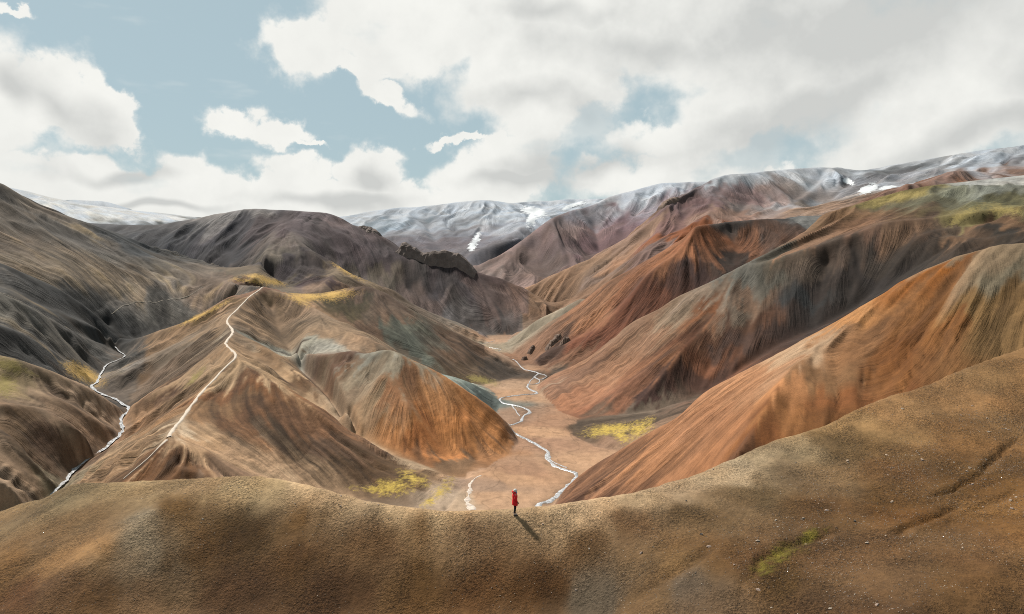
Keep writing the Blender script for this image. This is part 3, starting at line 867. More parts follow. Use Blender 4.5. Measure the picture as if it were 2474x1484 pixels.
SEEN_R = '''
60 1160 194 168 136; 200 1140 192 168 138; 300 1115 190 168 140; 400 1095 188 168 140; 550 1060 186 166 140; 700 1020 182 164 138; 850 980 176 156 128; 1000 930 172 152 122; 1150 870 160 134 100; 1300 800 152 124 92; 1450 725 148 118 86; 1600 675 142 114 82; 200 1250 120 95 68; 400 1200 110 88 65; 600 1150 106 88 64; 900 1000 105 90 70; 800 1080 104 86 62; 1100 940 106 86 60; 1150 900 104 86 60; 1000 1120 104 81 55; 650 1300 125 98 68; 560 1330 150 120 85; 450 1430 120 98 72; 580 1400 112 100 86; 250 1420 124 112 96; 100 1400 90 65 40; 800 1300 110 85 60; 900 1350 92 72 46;
1300 1000 110 85 58; 1500 900 125 98 68; 1300 1130 105 78 48; 1500 1040 105 80 50; 1650 1000 115 88 58; 1400 1250 125 98 70; 1650 1150 140 108 72; 1200 1350 115 92 68; 1500 1400 105 82 56; 1100 1450 95 75 55;
300 1060 165 115 80; 250 1090 110 75 55; 500 940 190 130 85; 700 900 185 125 80; 600 880 190 132 90; 800 720 195 140 98; 900 680 200 150 110; 1000 600 200 165 130; 950 720 190 130 80; 760 930 110 72 45; 850 830 130 78 35; 960 820 160 105 55; 1050 800 120 75 32; 1080 680 140 100 62; 1150 600 150 105 65; 1150 750 135 82 38; 1300 620 130 80 32; 1300 400 150 90 30; 1400 350 160 95 25; 1250 420 195 140 85; 1450 500 125 80 35; 1400 600 125 82 42; 1500 320 140 115 88; 1600 300 135 115 90; 1660 340 118 108 88; 1600 450 125 95 55; 1650 550 120 92 55; 1500 620 130 90 50;
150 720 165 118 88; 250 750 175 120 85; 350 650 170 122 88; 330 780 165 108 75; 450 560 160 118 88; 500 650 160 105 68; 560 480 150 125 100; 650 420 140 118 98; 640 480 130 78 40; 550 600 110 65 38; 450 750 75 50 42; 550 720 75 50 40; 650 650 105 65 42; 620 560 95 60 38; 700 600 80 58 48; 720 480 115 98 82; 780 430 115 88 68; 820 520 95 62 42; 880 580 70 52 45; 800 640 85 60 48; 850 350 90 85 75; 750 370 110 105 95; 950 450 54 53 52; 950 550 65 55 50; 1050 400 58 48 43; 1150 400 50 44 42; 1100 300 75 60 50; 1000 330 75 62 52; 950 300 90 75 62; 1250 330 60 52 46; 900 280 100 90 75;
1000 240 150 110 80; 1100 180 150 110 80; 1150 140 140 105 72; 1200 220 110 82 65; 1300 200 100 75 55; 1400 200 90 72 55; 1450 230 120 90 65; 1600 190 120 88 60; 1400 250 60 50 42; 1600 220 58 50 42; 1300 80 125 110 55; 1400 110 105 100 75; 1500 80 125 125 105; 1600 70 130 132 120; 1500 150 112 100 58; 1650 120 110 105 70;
100 600 160 118 90; 300 460 165 115 80; 450 340 160 105 70; 550 260 165 105 65; 600 200 150 90 55; 200 640 135 95 70; 150 590 85 62 52; 300 560 120 72 50; 400 470 105 62 42; 480 420 100 58 38; 550 380 75 48 38; 620 330 70 50 45; 650 220 120 72 42; 700 280 110 70 45; 780 220 115 75 50; 740 310 60 48 42; 850 200 85 62 50; 900 170 75 68 65; 720 180 75 65 60; 970 170 110 110 108;
100 900 185 145 118; 150 850 180 140 112; 60 1000 180 142 115; 330 830 110 92 75; 220 860 95 78 62; 450 800 120 102 85; 30 560 160 148 128'''
SOIL = [
    # river bed
    (1200, 1200, 182, 146, 116), (1300, 1050, 182, 146, 116), (1380, 1130, 184, 148, 118), (1280, 950, 176, 142, 114), (1220, 860, 176, 140, 112), (1250, 1150, 180, 144, 114), (1110, 1210, 184, 158, 132), (1220, 818, 172, 138, 112),
    # knoll
    (1100, 918, 150, 158, 150), (1160, 945, 138, 148, 142), (1195, 968, 108, 116, 112),
    # big mountain
    (1300, 720, 150, 118, 92), (1380, 680, 160, 126, 98), (1380, 730, 150, 118, 94), (1480, 640, 164, 126, 98), (1450, 670, 140, 116, 100), (1560, 570, 158, 126, 104), (1560, 620, 134, 108, 98), (1620, 540, 132, 102, 96), (1680, 500, 122, 94, 92), (1720, 460, 128, 110, 108), (1780, 430, 172, 176, 178), (1900, 415, 176, 180, 182), (2000, 420, 166, 170, 172), (1800, 480, 136, 112, 108), (1880, 470, 144, 124, 116), (1760, 520, 152, 122, 106), (1850, 510, 146, 130, 122), (1950, 470, 160, 150, 144), (1900, 500, 150, 142, 138), (1980, 500, 166, 136, 112), (2040, 480, 162, 148, 136), (2080, 430, 150, 150, 152), (2150, 430, 140, 136, 136), (2200, 415, 150, 154, 156), (2300, 390, 164, 168, 170), (2420, 370, 166, 170, 172), (2260, 430, 138, 100, 78), (2330, 425, 136, 102, 80), (2420, 410, 140, 112, 96), (2400, 440, 160, 160, 156), (2450, 385, 128, 124, 124), (2100, 460, 170, 172, 174), (1640, 480, 118, 96, 92),
    # purple mountain
    (1500, 470, 180, 184, 186), (1600, 450, 182, 186, 188), (1660, 445, 174, 178, 182), (1540, 500, 120, 92, 96), (1500, 540, 126, 102, 104), (1580, 490, 130, 108, 110), (1440, 510, 150, 146, 148), (1420, 560, 134, 112, 110), (1350, 550, 140, 122, 116), (1330, 600, 132, 112, 106), (1250, 620, 138, 118, 108), (1270, 660, 134, 114, 104), (1200, 660, 136, 120, 110), (1380, 640, 126, 104, 98), (1460, 590, 118, 94, 94), (1200, 600, 110, 108, 110), (1260, 570, 126, 126, 128),
    # snowy mountain
    (860, 525, 178, 184, 188), (950, 510, 182, 188, 192), (1050, 505, 184, 190, 194), (1180, 490, 188, 194, 198), (1280, 492, 186, 192, 196), (1400, 486, 184, 190, 194), (920, 550, 150, 162, 168), (990, 560, 138, 134, 136), (1000, 590, 124, 116, 118), (1070, 550, 156, 158, 162), (1080, 590, 122, 112, 114), (1120, 530, 172, 176, 180), (1150, 550, 150, 146, 148), (1190, 530, 170, 174, 178), (1210, 550, 158, 158, 162), (1180, 590, 130, 124, 126), (1230, 520, 176, 182, 186), (1320, 500, 186, 192, 196),
    # far snow slope
    (80, 480, 206, 206, 204), (200, 505, 208, 208, 206), (300, 520, 208, 208, 206), (400, 525, 208, 206, 204), (225, 484, 128, 138, 146),
]
HILLS = ['near', 'trail', 'orange', 'knoll', 'spur', 'dark', 'left', 'low', 'rust', 'broad', 'rocky', 'big', 'purple', 'snowy', 'far']
s6 = 6
tx, ty = XX[::s6, ::s6].ravel(), YY[::s6, ::s6].ravel()
best = np.full((len(HILLS), len(tx)), -1e9)
for hname, isr, P in SAMPLES:
    if not isr:
        continue
    k = HILLS.index(hname)
    for q in P[::max(1, len(P) // 30)]:
        np.maximum(best[k], q[2] - 0.52 * np.hypot(tx - q[0], ty - q[1]), out=best[k])
lab = best.argmax(0).reshape(XX[::s6, ::s6].shape)
ci = np.clip((np.arange(NU - 1) + 0.5) / s6, 0, lab.shape[0] - 1).round().astype(int)
cj = np.clip((np.arange(NV - 1) + 0.5) / s6, 0, lab.shape[1] - 1).round().astype(int)
LAB = lab[ci][:, cj]
LAB[BEDMASK[:-1, :-1] & BEDMASK[1:, 1:]] = 99

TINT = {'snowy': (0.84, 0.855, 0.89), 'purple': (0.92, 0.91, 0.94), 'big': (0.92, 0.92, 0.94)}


def tint_of(px, py):
    c = cast(px, py)
    k = LAB[cell_of(c[0], c[1])]
    return 'bed' if k == 99 else HILLS[k]


pts, cols, ids = [], [], []
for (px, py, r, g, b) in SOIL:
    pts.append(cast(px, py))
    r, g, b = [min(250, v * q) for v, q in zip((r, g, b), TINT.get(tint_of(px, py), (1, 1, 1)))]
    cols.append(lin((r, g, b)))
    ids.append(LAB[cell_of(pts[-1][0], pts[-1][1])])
nu_, nv_ = np.gradient(Hs, axis=0), np.gradient(Hs, axis=1)
SN = np.cross(np.stack([np.gradient(XX, axis=0), np.gradient(YY, axis=0), nu_], -1), np.stack([np.gradient(XX, axis=1), np.gradient(YY, axis=1), nv_], -1))
SN /= np.linalg.norm(SN, axis=-1, keepdims=True) + 1e-12
SN *= np.sign(SN[..., 2:3])
SDIR = np.array(sun_dir)
SEEN_SKY, SEEN_GAIN = 0.44, 2 ** scene.view_settings.exposure
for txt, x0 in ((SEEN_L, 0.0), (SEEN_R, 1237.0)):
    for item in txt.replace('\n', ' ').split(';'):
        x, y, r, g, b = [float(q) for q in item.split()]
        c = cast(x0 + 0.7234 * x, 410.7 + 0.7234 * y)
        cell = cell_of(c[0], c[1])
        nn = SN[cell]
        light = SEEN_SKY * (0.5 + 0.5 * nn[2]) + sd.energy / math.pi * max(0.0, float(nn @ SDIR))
        light = min(max(light, 0.85), 1.75) * ((1.62 if light < 1.25 else 1.05) if math.hypot(c[0], c[1]) < 110 else 1.0)  # clamp keeps deep shade in the colour; low-lit near faces painted darker still
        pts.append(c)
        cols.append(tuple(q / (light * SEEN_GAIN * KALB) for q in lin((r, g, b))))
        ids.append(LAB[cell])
pts, cols = np.array(pts), np.array(cols)
rng_c = np.hypot(pts[:, 0], pts[:, 1])
s3 = 2
xs, ys, zs, rs = XX[::s3, ::s3].ravel(), YY[::s3, ::s3].ravel(), H[::s3, ::s3].ravel(), RR[::s3, ::s3].ravel()
jx = fbm(xs / rs * 28 + 40 * UU[::s3, ::s3].ravel(), VV[::s3, ::s3].ravel() * 40, 51, 4)
jx = fbm(xs / (0.03 * np.clip(rs, 20, 1500)), ys / (0.03 * np.clip(rs, 20, 1500)), 51, 3)
jy = fbm(xs / 30 + 9, ys / 30 - 4, 55, 4)
js = S_MID2[::s3, ::s3].ravel()
nearj = np.clip((110 - rs) / 40, 0, 1)
jx = jx + nearj * 1.3 * fbm(xs / 4.2, ys / 4.2, 57, 4)
jy = jy + nearj * 1.6 * fbm(xs / 3.6 + 5, ys / 3.6, 58, 4)
xs = xs + rs * (0.022 * jx + 0.006 * js)
ys = ys + rs * 0.02 * jy
# colours run down the slope in tongues
sub = lambda F: F[::s3, ::s3].ravel()
tongue = rs * 0.030 * (0.7 * sub(S_MID * fine_fade) + 0.8 * sub(S_MID2) + 0.5 * sub(S_MIDF * np.clip(1.4 - RR / 900, 0, 1)) + 0.8 * sub(S_FAR2 * wf)) * sub(steep) * sub(bedw)
su, cu_ = np.sin(sub(UU)), np.cos(sub(UU))
xs = xs + tongue * (sub(DUn) * cu_ + sub(DVn) * su)
ys = ys + tongue * (-sub(DUn) * su + sub(DVn) * cu_)
xs, ys, zs, rs = [q.astype(np.float32) for q in (xs, ys, zs, rs)]
pts, rng_c, cols = pts.astype(np.float32), rng_c.astype(np.float32), cols.astype(np.float32)
labs = np.pad(LAB, ((0, 1), (0, 1)), mode='edge')[::s3, ::s3].ravel()
accw = np.zeros(len(xs), np.float32)
accc = np.zeros((3, len(xs)), np.float32)
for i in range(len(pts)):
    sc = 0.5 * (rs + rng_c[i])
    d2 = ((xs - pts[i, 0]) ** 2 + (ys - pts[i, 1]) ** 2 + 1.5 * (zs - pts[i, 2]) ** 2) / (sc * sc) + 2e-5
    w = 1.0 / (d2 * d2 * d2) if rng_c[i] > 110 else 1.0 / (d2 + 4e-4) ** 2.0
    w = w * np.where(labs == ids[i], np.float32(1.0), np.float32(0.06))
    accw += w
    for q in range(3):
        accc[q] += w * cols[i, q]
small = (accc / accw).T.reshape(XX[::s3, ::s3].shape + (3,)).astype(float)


def upsample3(a):
    fu = np.clip(np.arange(NU) / s3, 0, a.shape[0] - 1.001)
    fv = np.clip(np.arange(NV) / s3, 0, a.shape[1] - 1.001)
    i, j = fu.astype(int), fv.astype(int)
    x, y = (fu - i)[:, None, None], (fv - j)[None, :, None]
    return (a[i][:, j] * (1 - x) + a[i + 1][:, j] * x) * (1 - y) + (a[i][:, j + 1] * (1 - x) + a[i + 1][:, j + 1] * x) * y


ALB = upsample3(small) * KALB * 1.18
gr = (ALB @ np.array([0.3, 0.55, 0.15]))[..., None]
satv = np.full(H.shape, 1.0)
for k_, g_ in {'left': 0.5, 'rust': 0.92, 'broad': 0.88, 'rocky': 0.88, 'orange': 0.92, 'dark': 0.75, 'near': 1.15, 'trail': 1.0, 'low': 0.9}.items():
    satv[np.pad(LAB, ((0, 1), (0, 1)), mode='edge') == HILLS.index(k_)] = g_
ALB = gr + blur(satv, 5)[..., None] * (ALB - gr)
# streaks of other soil washed down the slopes, and blotches
LABV = np.pad(LAB, ((0, 1), (0, 1)), mode='edge')
gain = {'left': 0.34, 'trail': 0.20, 'low': 0.20, 'rust': 0.12, 'broad': 0.16, 'rocky': 0.20, 'dark': 0.18, 'spur': 0.18, 'orange': 0.13}
SG = np.full(H.shape, 0.16)
for k_, g_ in gain.items():
    SG[LABV == HILLS.index(k_)] = g_
SG = blur(SG, 6)
streak = wm * SG * (0.75 * S_MID * fine_fade + 0.85 * S_MIDF * np.clip(1.4 - RR / 900, 0, 1) + 0.7 * S_MID2) + wn * (0.03 * S_NEAR + 0.05 * S_NEAR2)
blot = fbm(XX / 16, YY / 16, 61, 4) * 0.10 * wm + fbm(XX / 1.6, YY / 1.6, 63, 4) * 0.16 * wn + fbm(XX / 5.5, YY / 5.5, 64, 3) * 0.20 * wn + wf * 0.20 * S_FAR + np.clip((RR - 600) / 400, 0, 1) * 0.10 * S_FAR2
ALB = ALB * np.clip(1 + (streak * bedw + blot), 0.4, 1.8)[..., None]
# dry gold grass in stripes on the left mountain
lw = blur((LABV == HILLS.index('left')).astype(float), 4) * np.clip((S_MID + 0.8 * S_MID2 - 0.9) / 1.6, 0, 1) * np.clip(0.4 + 1.2 * fbm(XX / 60, YY / 60, 67, 3), 0, 1)
ALB = ALB * (1 - 0.45 * lw[..., None]) + np.array([0.20, 0.135, 0.058]) * 0.45 * lw[..., None]
# thin fresh snow on the far heights
fz = np.clip((H - 175 + 26 * fbm(XX / 130, YY / 130, 68, 4)) / 95, 0, 1)
cold = np.zeros(H.shape)
for k_, g_ in {'snowy': 0.85, 'purple': 0.75, 'big': 0.55, 'far': 0.9, 'dark': 0.25, 'broad': 0.35}.items():
    cold[LABV == HILLS.index(k_)] = g_
cold = blur(cold, 8) * fz * np.clip((RR - 500) / 300, 0, 1)
flat_ = np.clip(1.25 - SLOPE * 1.1, 0.15, 1)
frost = np.clip(cold * flat_ * (0.80 + 0.75 * S_FAR2 + 0.35 * S_FAR + 0.5 * fbm(XX / 45, YY / 45, 69, 4)), 0, 0.92)[..., None]
ALB = ALB * (1 - frost) + np.array([0.225, 0.242, 0.268]) * frost
warmth = 0.07 * fbm(XX / 40, YY / 40, 65, 3) * wm + 0.08 * fbm(XX / 3.5, YY / 3.5, 66, 3) * wn
ALB[..., 0] *= 1 + warmth
ALB[..., 2] *= 1 - warmth
# dry old channels in the gravel bed
chan = np.abs(fbm(XX / 14 + 0.4 * fbm(XX / 20, YY / 20, 71, 2), YY / 38, 72, 3))
chan2 = np.abs(fbm(XX / 5.5 + 0.5 * fbm(XX / 9, YY / 9, 73, 2), YY / 15, 74, 3))
ALB *= (1 - (1 - bedw) * (0.30 * np.clip(1 - chan / 0.05, 0, 1) + 0.22 * np.clip(1 - chan2 / 0.07, 0, 1) * np.clip(0.5 + fbm(XX / 30, YY / 30, 75, 2), 0, 1)))[..., None]
ALB *= (1 + (1 - bedw) * 0.16 * fbm(XX / 3.0, YY / 8.0, 76, 4))[..., None]


def zone(items, depth=0.22, seed=80, rough=0.5):
    """weight field of a named patch of ground: ellipses round surveyed points, ragged rims"""
    f = np.full(H.shape, -9.0)
    for (px, py, rx, ry, rot) in items:
        c = cast(px, py)
        rc = math.hypot(c[0], c[1])
        k, s = math.cos(rot), math.sin(rot)
        dx, dy = PX - px, PY - py
        m = np.nonzero((np.abs(dx) < 2.5 * max(rx, ry)) & (np.abs(dy) < 2.5 * max(rx, ry)) & (np.abs(RR / rc - 1) < depth))
        dx, dy = dx[m], dy[m]
        f[m] = np.maximum(f[m], 1 - np.sqrt(((dx * k + dy * s) / rx) ** 2 + ((dy * k - dx * s) / ry) ** 2))
    m = np.nonzero(f > -3)
    sc = 0.02 * np.clip(RR[m], 40, 3000)
    f[m] += rough * (fbm(XX[m] / sc, YY[m] / sc, seed, 5, 0.6) + 0.25 * (S_MID2 * wm)[m])
    return f


hue = np.ones(H.shape + (3,))
hue[LABV == HILLS.index('near')] = (1.17, 1.08, 1.02)
hue[LABV == HILLS.index('trail')] = (1.12, 1.10, 1.08)
hue[LABV == HILLS.index('dark')] = (1.03, 0.96, 1.05)
ALB *= np.stack([blur(hue[..., q], 4) for q in range(3)], -1)
# damp gravel beside the running water
cellb = np.nonzero(bedw < 0.95)
wet = np.full(len(cellb[0]), 99.0)
for w_ in STREAM_PTS:
    np.minimum(wet, np.hypot(XX[cellb] - w_[0], YY[cellb] - w_[1]), out=wet)
ALB[cellb] *= (1 - 0.34 * np.exp(-(wet / 3.2) ** 2) * (1 + 0.6 * fbm(XX[cellb] / 4, YY[cellb] / 4, 79, 3)))[:, None]

GRIT = wn * np.clip(0.75 + 1.1 * fbm(XX / 2.4, YY / 2.4, 91, 4), 0.15, 1.6)
RILL = np.full(H.shape, 1.0)
for k_, g_ in {'left': 1.35, 'trail': 1.2, 'near': 0.28, 'rust': 0.75, 'orange': 0.75, 'far': 0.8, 'snowy': 0.9, 'low': 1.0}.items():
    RILL[LABV == HILLS.index(k_)] = g_
lf = np.clip((dist - 3.5) / 6.0, 0, 1)
RILL = blur(RILL, 5) * blur(lf * lf * (3 - 2 * lf), 1) * bedw * wm * np.clip(0.25 + steep, 0, 1) * np.clip(0.75 + 0.9 * fbm(XX / 55, YY / 55, 77, 3), 0.25, 1.4)


# ------------------------------------------------------------------ terrain meshes
def earth_material(name, cover=None, edge=(-0.25, 0.55), cvar=0.35, cscale=0.5, crough=0.95):
    """soil with grain, pebbles and relief; `cover` is a layer (moss, snow) growing over it by the soil attribute's alpha"""
    m = bpy.data.materials.new(name)
    m.use_nodes = True
    n = Nodes(m.node_tree)
    out = n.new('ShaderNodeOutputMaterial')
    b = n.new('ShaderNodeBsdfPrincipled')
    b.inputs['Roughness'].default_value = 0.95
    b.inputs['Specular IOR Level'].default_value = 0.12
    att = n.new('ShaderNodeAttribute', attribute_name='soil')
    pos = n.new('ShaderNodeNewGeometry').outputs['Position']
    g1 = n.noise(pos, 2.6, 7.0, 0.72)
    g2 = n.noise(pos, 0.22, 5.0, 0.66)
    g3 = n.noise(pos, 0.55, 2.0, 0.5)
    grit = n.new('ShaderNodeAttribute', attribute_name='grit').outputs['Fac']
    g4 = n.noise(pos, 6.0, 3.0, 0.75)
    zz = n.new('ShaderNodeSeparateXYZ')
    n.link(pos, zz.inputs[0])
    acr = n.new('ShaderNodeAttribute', attribute_name='across').outputs['Fac']
    ril = n.new('ShaderNodeAttribute', attribute_name='rill').outputs['Fac']
    cv = n.new('ShaderNodeCombineXYZ')
    n.put(cv.inputs[0], n.math('ADD', acr, n.math('MULTIPLY', n.math('SUBTRACT', g2, 0.5), 0.5)))
    n.put(cv.inputs[1], n.math('MULTIPLY', zz.outputs[2], 0.045))
    n.put(cv.inputs[2], n.math('MULTIPLY', n.math('ADD', zz.outputs[0], zz.outputs[1]), 0.004))
    r1 = n.noise(cv.outputs[0], 0.95, 5.0, 0.66)
    r2 = n.noise(cv.outputs[0], 0.17, 2.0, 0.5)
    v = n.new('ShaderNodeTexVoronoi', feature='F1')
    n.put(v.inputs['Vector'], pos)
    v.inputs['Scale'].default_value = 5.5
    peb = n.ramp(v.outputs['Distance'], 0.10, 0.22, 1.0, 0.0)
    sepc = n.new('ShaderNodeSeparateColor')
    n.link(v.outputs['Color'], sepc.inputs[0])
    pebc = n.math('MULTIPLY', peb, n.math('MULTIPLY', n.ramp(sepc.outputs[0], 0.55, 0.95), n.ramp(g3, 0.47, 0.66)))
    f = n.math('ADD', n.ramp(g1, 0.25, 0.75, 0.70, 1.30, False), n.ramp(g2, 0.25, 0.75, -0.22, 0.22, False))
    rs_ = n.math('ADD', n.math('MULTIPLY', n.math('SUBTRACT', r1, 0.5), 2.3), n.math('MULTIPLY', n.math('SUBTRACT', r2, 0.5), 0.8))
    f = n.math('MULTIPLY', f, n.math('MAXIMUM', n.math('ADD', 1.0, n.math('MULTIPLY', rs_, ril)), 0.3))
    f = n.math('MULTIPLY', f, n.math('MAXIMUM', n.math('ADD', 1.0, n.math('MULTIPLY', n.math('MULTIPLY', n.math('SUBTRACT', g4, 0.5), 2.6), grit)), 0.35))
    col = n.mix(1.0, att.outputs['Color'], n_comb(n, f), 'MULTIPLY')
    col = n.mix(n.math('MULTIPLY', pebc, 0.85), col, n.mix(1.0, col, n_comb(n, n.ramp(sepc.outputs[1], 0.0, 1.0, 0.6, 1.9, False)), 'MULTIPLY'))
    h = n.math('ADD', n.math('MULTIPLY', g1, 0.075), n.math('MULTIPLY', g2, 0.25))
    h = n.math('ADD', h, n.math('MULTIPLY', pebc, 0.05))
    h = n.math('ADD', h, n.math('MULTIPLY', n.math('MULTIPLY', n.math('SUBTRACT', g4, 0.5), 0.30), grit))
    h = n.math('ADD', h, n.math('MULTIPLY', n.math('ADD', n.math('MULTIPLY', n.math('SUBTRACT', r1, 0.5), 1.9), n.math('MULTIPLY', n.math('SUBTRACT', r2, 0.5), 2.0)), ril))
    if cover:
        t = n.noise(pos, cscale, 6.0, 0.7)
        w = n.math('ADD', att.outputs['Alpha'], n.math('MULTIPLY', n.math('SUBTRACT', t, 0.5), 3.6))
        w = n.ramp(w, edge[0], edge[1])
        cc = n.mix(1.0, tuple(COV * q for q in cover) + (1,), n_comb(n, n.ramp(g1, 0.25, 0.75, 1 - cvar, 1 + cvar, False)), 'MULTIPLY')
        col = n.mix(w, col, cc)
        n.put(b.inputs['Roughness'], n.ramp(w, 0, 1, 0.95, crough))
        h = n.math('ADD', h, n.math('MULTIPLY', w, 0.12))
    n.put(b.inputs['Base Color'], col)
    bp = n.new('ShaderNodeBump')
    bp.inputs['Strength'].default_value = 0.85
    bp.inputs['Distance'].default_value = 1.0
    n.put(bp.inputs['Height'], h)
    n.link(bp.outputs[0], b.inputs['Normal'])
    n.link(b.outputs[0], out.inputs[0])
    return m


def n_comb(n, v):
    c = n.new('ShaderNodeCombineColor')
    for i in range(3):
        n.put(c.inputs[i], v)
    return c.outputs[0]


EARTH = earth_material('earth')
BEDMAT = earth_material('gravel_bed')

# vertex normals of the whole sheet, so that neighbouring hills meet without a seam
du3 = np.stack([np.gradient(XX, axis=0), np.gradient(YY, axis=0), np.gradient(H, axis=0)], -1)
dv3 = np.stack([np.gradient(XX, axis=1), np.gradient(YY, axis=1), np.gradient(H, axis=1)], -1)
NRM = np.cross(du3, dv3)
NRM /= np.linalg.norm(NRM, axis=-1, keepdims=True) + 1e-12
if NRM[..., 2].mean() < 0:
    NRM = -NRM


def sheet(name, cells, mat, lift=None, normals=True, cols=None, weight=None):
    """one mesh object from the chosen cells (bool array NU-1 x NV-1) of the terrain sheet"""
    i, j = np.nonzero(cells)
    a = i * NV + j
    quads = np.stack([a, a + 1, a + NV + 1, a + NV], -1)
    vid, inv = np.unique(quads, return_inverse=True)
    inv = inv.reshape(quads.shape)
    me = bpy.data.meshes.new(name)
    co = np.stack([XX.ravel()[vid], YY.ravel()[vid], H.ravel()[vid]], -1)
    if lift is not None:
        co[:, 2] += lift.ravel()[vid]
    me.vertices.add(len(vid))
    me.vertices.foreach_set('co', co.astype(np.float32).ravel())
    me.loops.add(inv.size)
    me.loops.foreach_set('vertex_index', inv.astype(np.int32)[:, ::-1].ravel())
    me.polygons.add(len(inv))
    me.polygons.foreach_set('loop_start', (np.arange(len(inv)) * 4).astype(np.int32))
    me.update(calc_edges=True)
    me.polygons.foreach_set('use_smooth', np.ones(len(inv), bool))
    c = ALB if cols is None else cols
    for nm_, F_ in (('across', ACROSS), ('rill', RILL), ('grit', GRIT)):
        me.attributes.new(nm_, 'FLOAT', 'POINT').data.foreach_set('value', F_.ravel()[vid].astype(np.float32))
    at_ = me.attributes.new('soil', 'FLOAT_COLOR', 'POINT')
    rgba = np.ones((len(vid), 4), np.float32)
    rgba[:, :3] = np.clip(c.reshape(-1, 3)[vid], 0, 1)
    if weight is not None:
        rgba[:, 3] = weight.ravel()[vid]
    at_.data.foreach_set('color', rgba.ravel())
    if normals:
        me.normals_split_custom_set_from_vertices(NRM.reshape(-1, 3)[vid].astype(np.float32))
    me.materials.append(mat)
    o = bpy.data.objects.new(name, me)
    COL.objects.link(o)
    return o


def mark(o, label=None, category=None, group=None, kind=None):
    for k, v in (('label', label), ('category', category), ('group', group), ('kind', kind)):
        if v:
            o[k] = v
    return o


HILL_INFO = {
    'near': ('ridge', 'curving brown earth ridge that the person in red stands on'),
    'trail': ('hill', 'tan hill with a pale footpath along its crest'),
    'orange': ('hill', 'orange and grey hill whose foot meets the gravel river bed'),
    'knoll': ('hill', 'small blue green knoll beside the river bend'),
    'spur': ('hill', 'dark brown spur with yellow meadow on its shoulder'),
    'dark': ('mountain', 'dark purple brown mountain with rock crags'),
    'left': ('mountain', 'striped brown mountain slope above the brook'),
    'low': ('hill', 'low brown hill with yellow moss beside the brook'),
    'rust': ('hill', 'bright rust orange ridge behind the near ridge'),
    'broad': ('hill', 'broad brown hill with moss and snow dusted plateau'),
    'rocky': ('hill', 'rocky red brown hill with a dark flat top'),
    'big': ('mountain', 'large mountain with snow dusted flat summit'),
    'purple': ('mountain', 'purple brown mountain with triangular spurs'),
    'snowy': ('mountain', 'frosted grey mountain with snow tongues'),
    'far': ('mountain', 'distant white slope under the clouds'),
}
for k, hname in enumerate(HILLS):
    cells = LAB == k
    if cells.any():
        nm, lb = HILL_INFO[hname]
        mark(sheet(nm, cells, EARTH), label=lb, kind='structure')
mark(sheet('riverbed', LAB == 99, BEDMAT), label='flat pinkish gravel river bed between the hills', kind='structure')

# a plain base sheet below everything, out to the horizon
bm = bmesh.new()
bmesh.ops.create_circle(bm, cap_ends=True, segments=48, radius=6000)
me = bpy.data.meshes.new('ground')
bm.to_mesh(me)
bm.free()
base = bpy.data.objects.new('ground', me)
COL.objects.link(base)
base.location = (0, 0, -60)
mark(base, kind='structure')


def simple_mat(name, rgb, rough=0.9, spec=0.2, var=0.15, scale=6.0, bump=0.0, bscale=30.0, coords='Position'):
    m = bpy.data.materials.new(name)
    m.use_nodes = True
    n = Nodes(m.node_tree)
    out = n.new('ShaderNodeOutputMaterial')
    b = n.new('ShaderNodeBsdfPrincipled')
    b.inputs['Roughness'].default_value = rough
    b.inputs['Specular IOR Level'].default_value = spec
    pos = n.new('ShaderNodeNewGeometry').outputs['Position'] if coords == 'Position' else n.new('ShaderNodeTexCoord').outputs['Object']
    g = n.noise(pos, scale, 6.0, 0.65)
    f = n.ramp(g, 0.25, 0.75, 1 - var * 1.6, 1 + var * 1.6, False)
    n.put(b.inputs['Base Color'], n.mix(1.0, tuple(rgb) + (1,), n_comb(n, f), 'MULTIPLY'))
    if bump:
        bp = n.new('ShaderNodeBump')
        bp.inputs['Strength'].default_value = 0.8
        bp.inputs['Distance'].default_value = bump
        n.put(bp.inputs['Height'], n.noise(pos, bscale, 5.0, 0.7))
        n.link(bp.outputs[0], b.inputs['Normal'])
    n.link(b.outputs[0], out.inputs[0])
    return m


base.data.materials.append(simple_mat('base_earth', (0.12, 0.09, 0.065), scale=0.01))

# ------------------------------------------------------------------ moss, snow: thin draped layers that come out of the ground
MOSS = earth_material('moss', (0.185, 0.132, 0.030), edge=(-0.35, 1.05))
MOSS_OLIVE = earth_material('moss_olive', (0.100, 0.078, 0.028), edge=(-0.35, 1.1))
MOSS_GOLD = earth_material('moss_gold', (0.190, 0.120, 0.036), edge=(-0.35, 0.95))
MOSS_NEAR = earth_material('moss_near', (0.064, 0.050, 0.008), cscale=3.0, cvar=0.6, edge=(-0.3, 1.1))
SNOW = earth_material('snow', (0.23, 0.24, 0.25), edge=(-0.10, 0.18), cvar=0.06, cscale=0.06, crough=0.7)


def drape(name, items, mat, thick, label, category=None, kind='stuff', group=None, depth=0.22, seed=80, rough=0.5, thr=0.0):
    f = zone(items, depth, seed, rough)
    lift = np.clip(f + 0.45, -0.3, 0.5) * thick
    on = f > -0.6
    cells = on[:-1, :-1] & on[1:, :-1] & on[:-1, 1:] & on[1:, 1:]
    cells &= largest(cells)
    if not cells.any():
        return None
    return mark(sheet(name, cells, mat, lift=lift, weight=np.clip(f, -1, 1)), label=label, category=category, group=group, kind=kind)


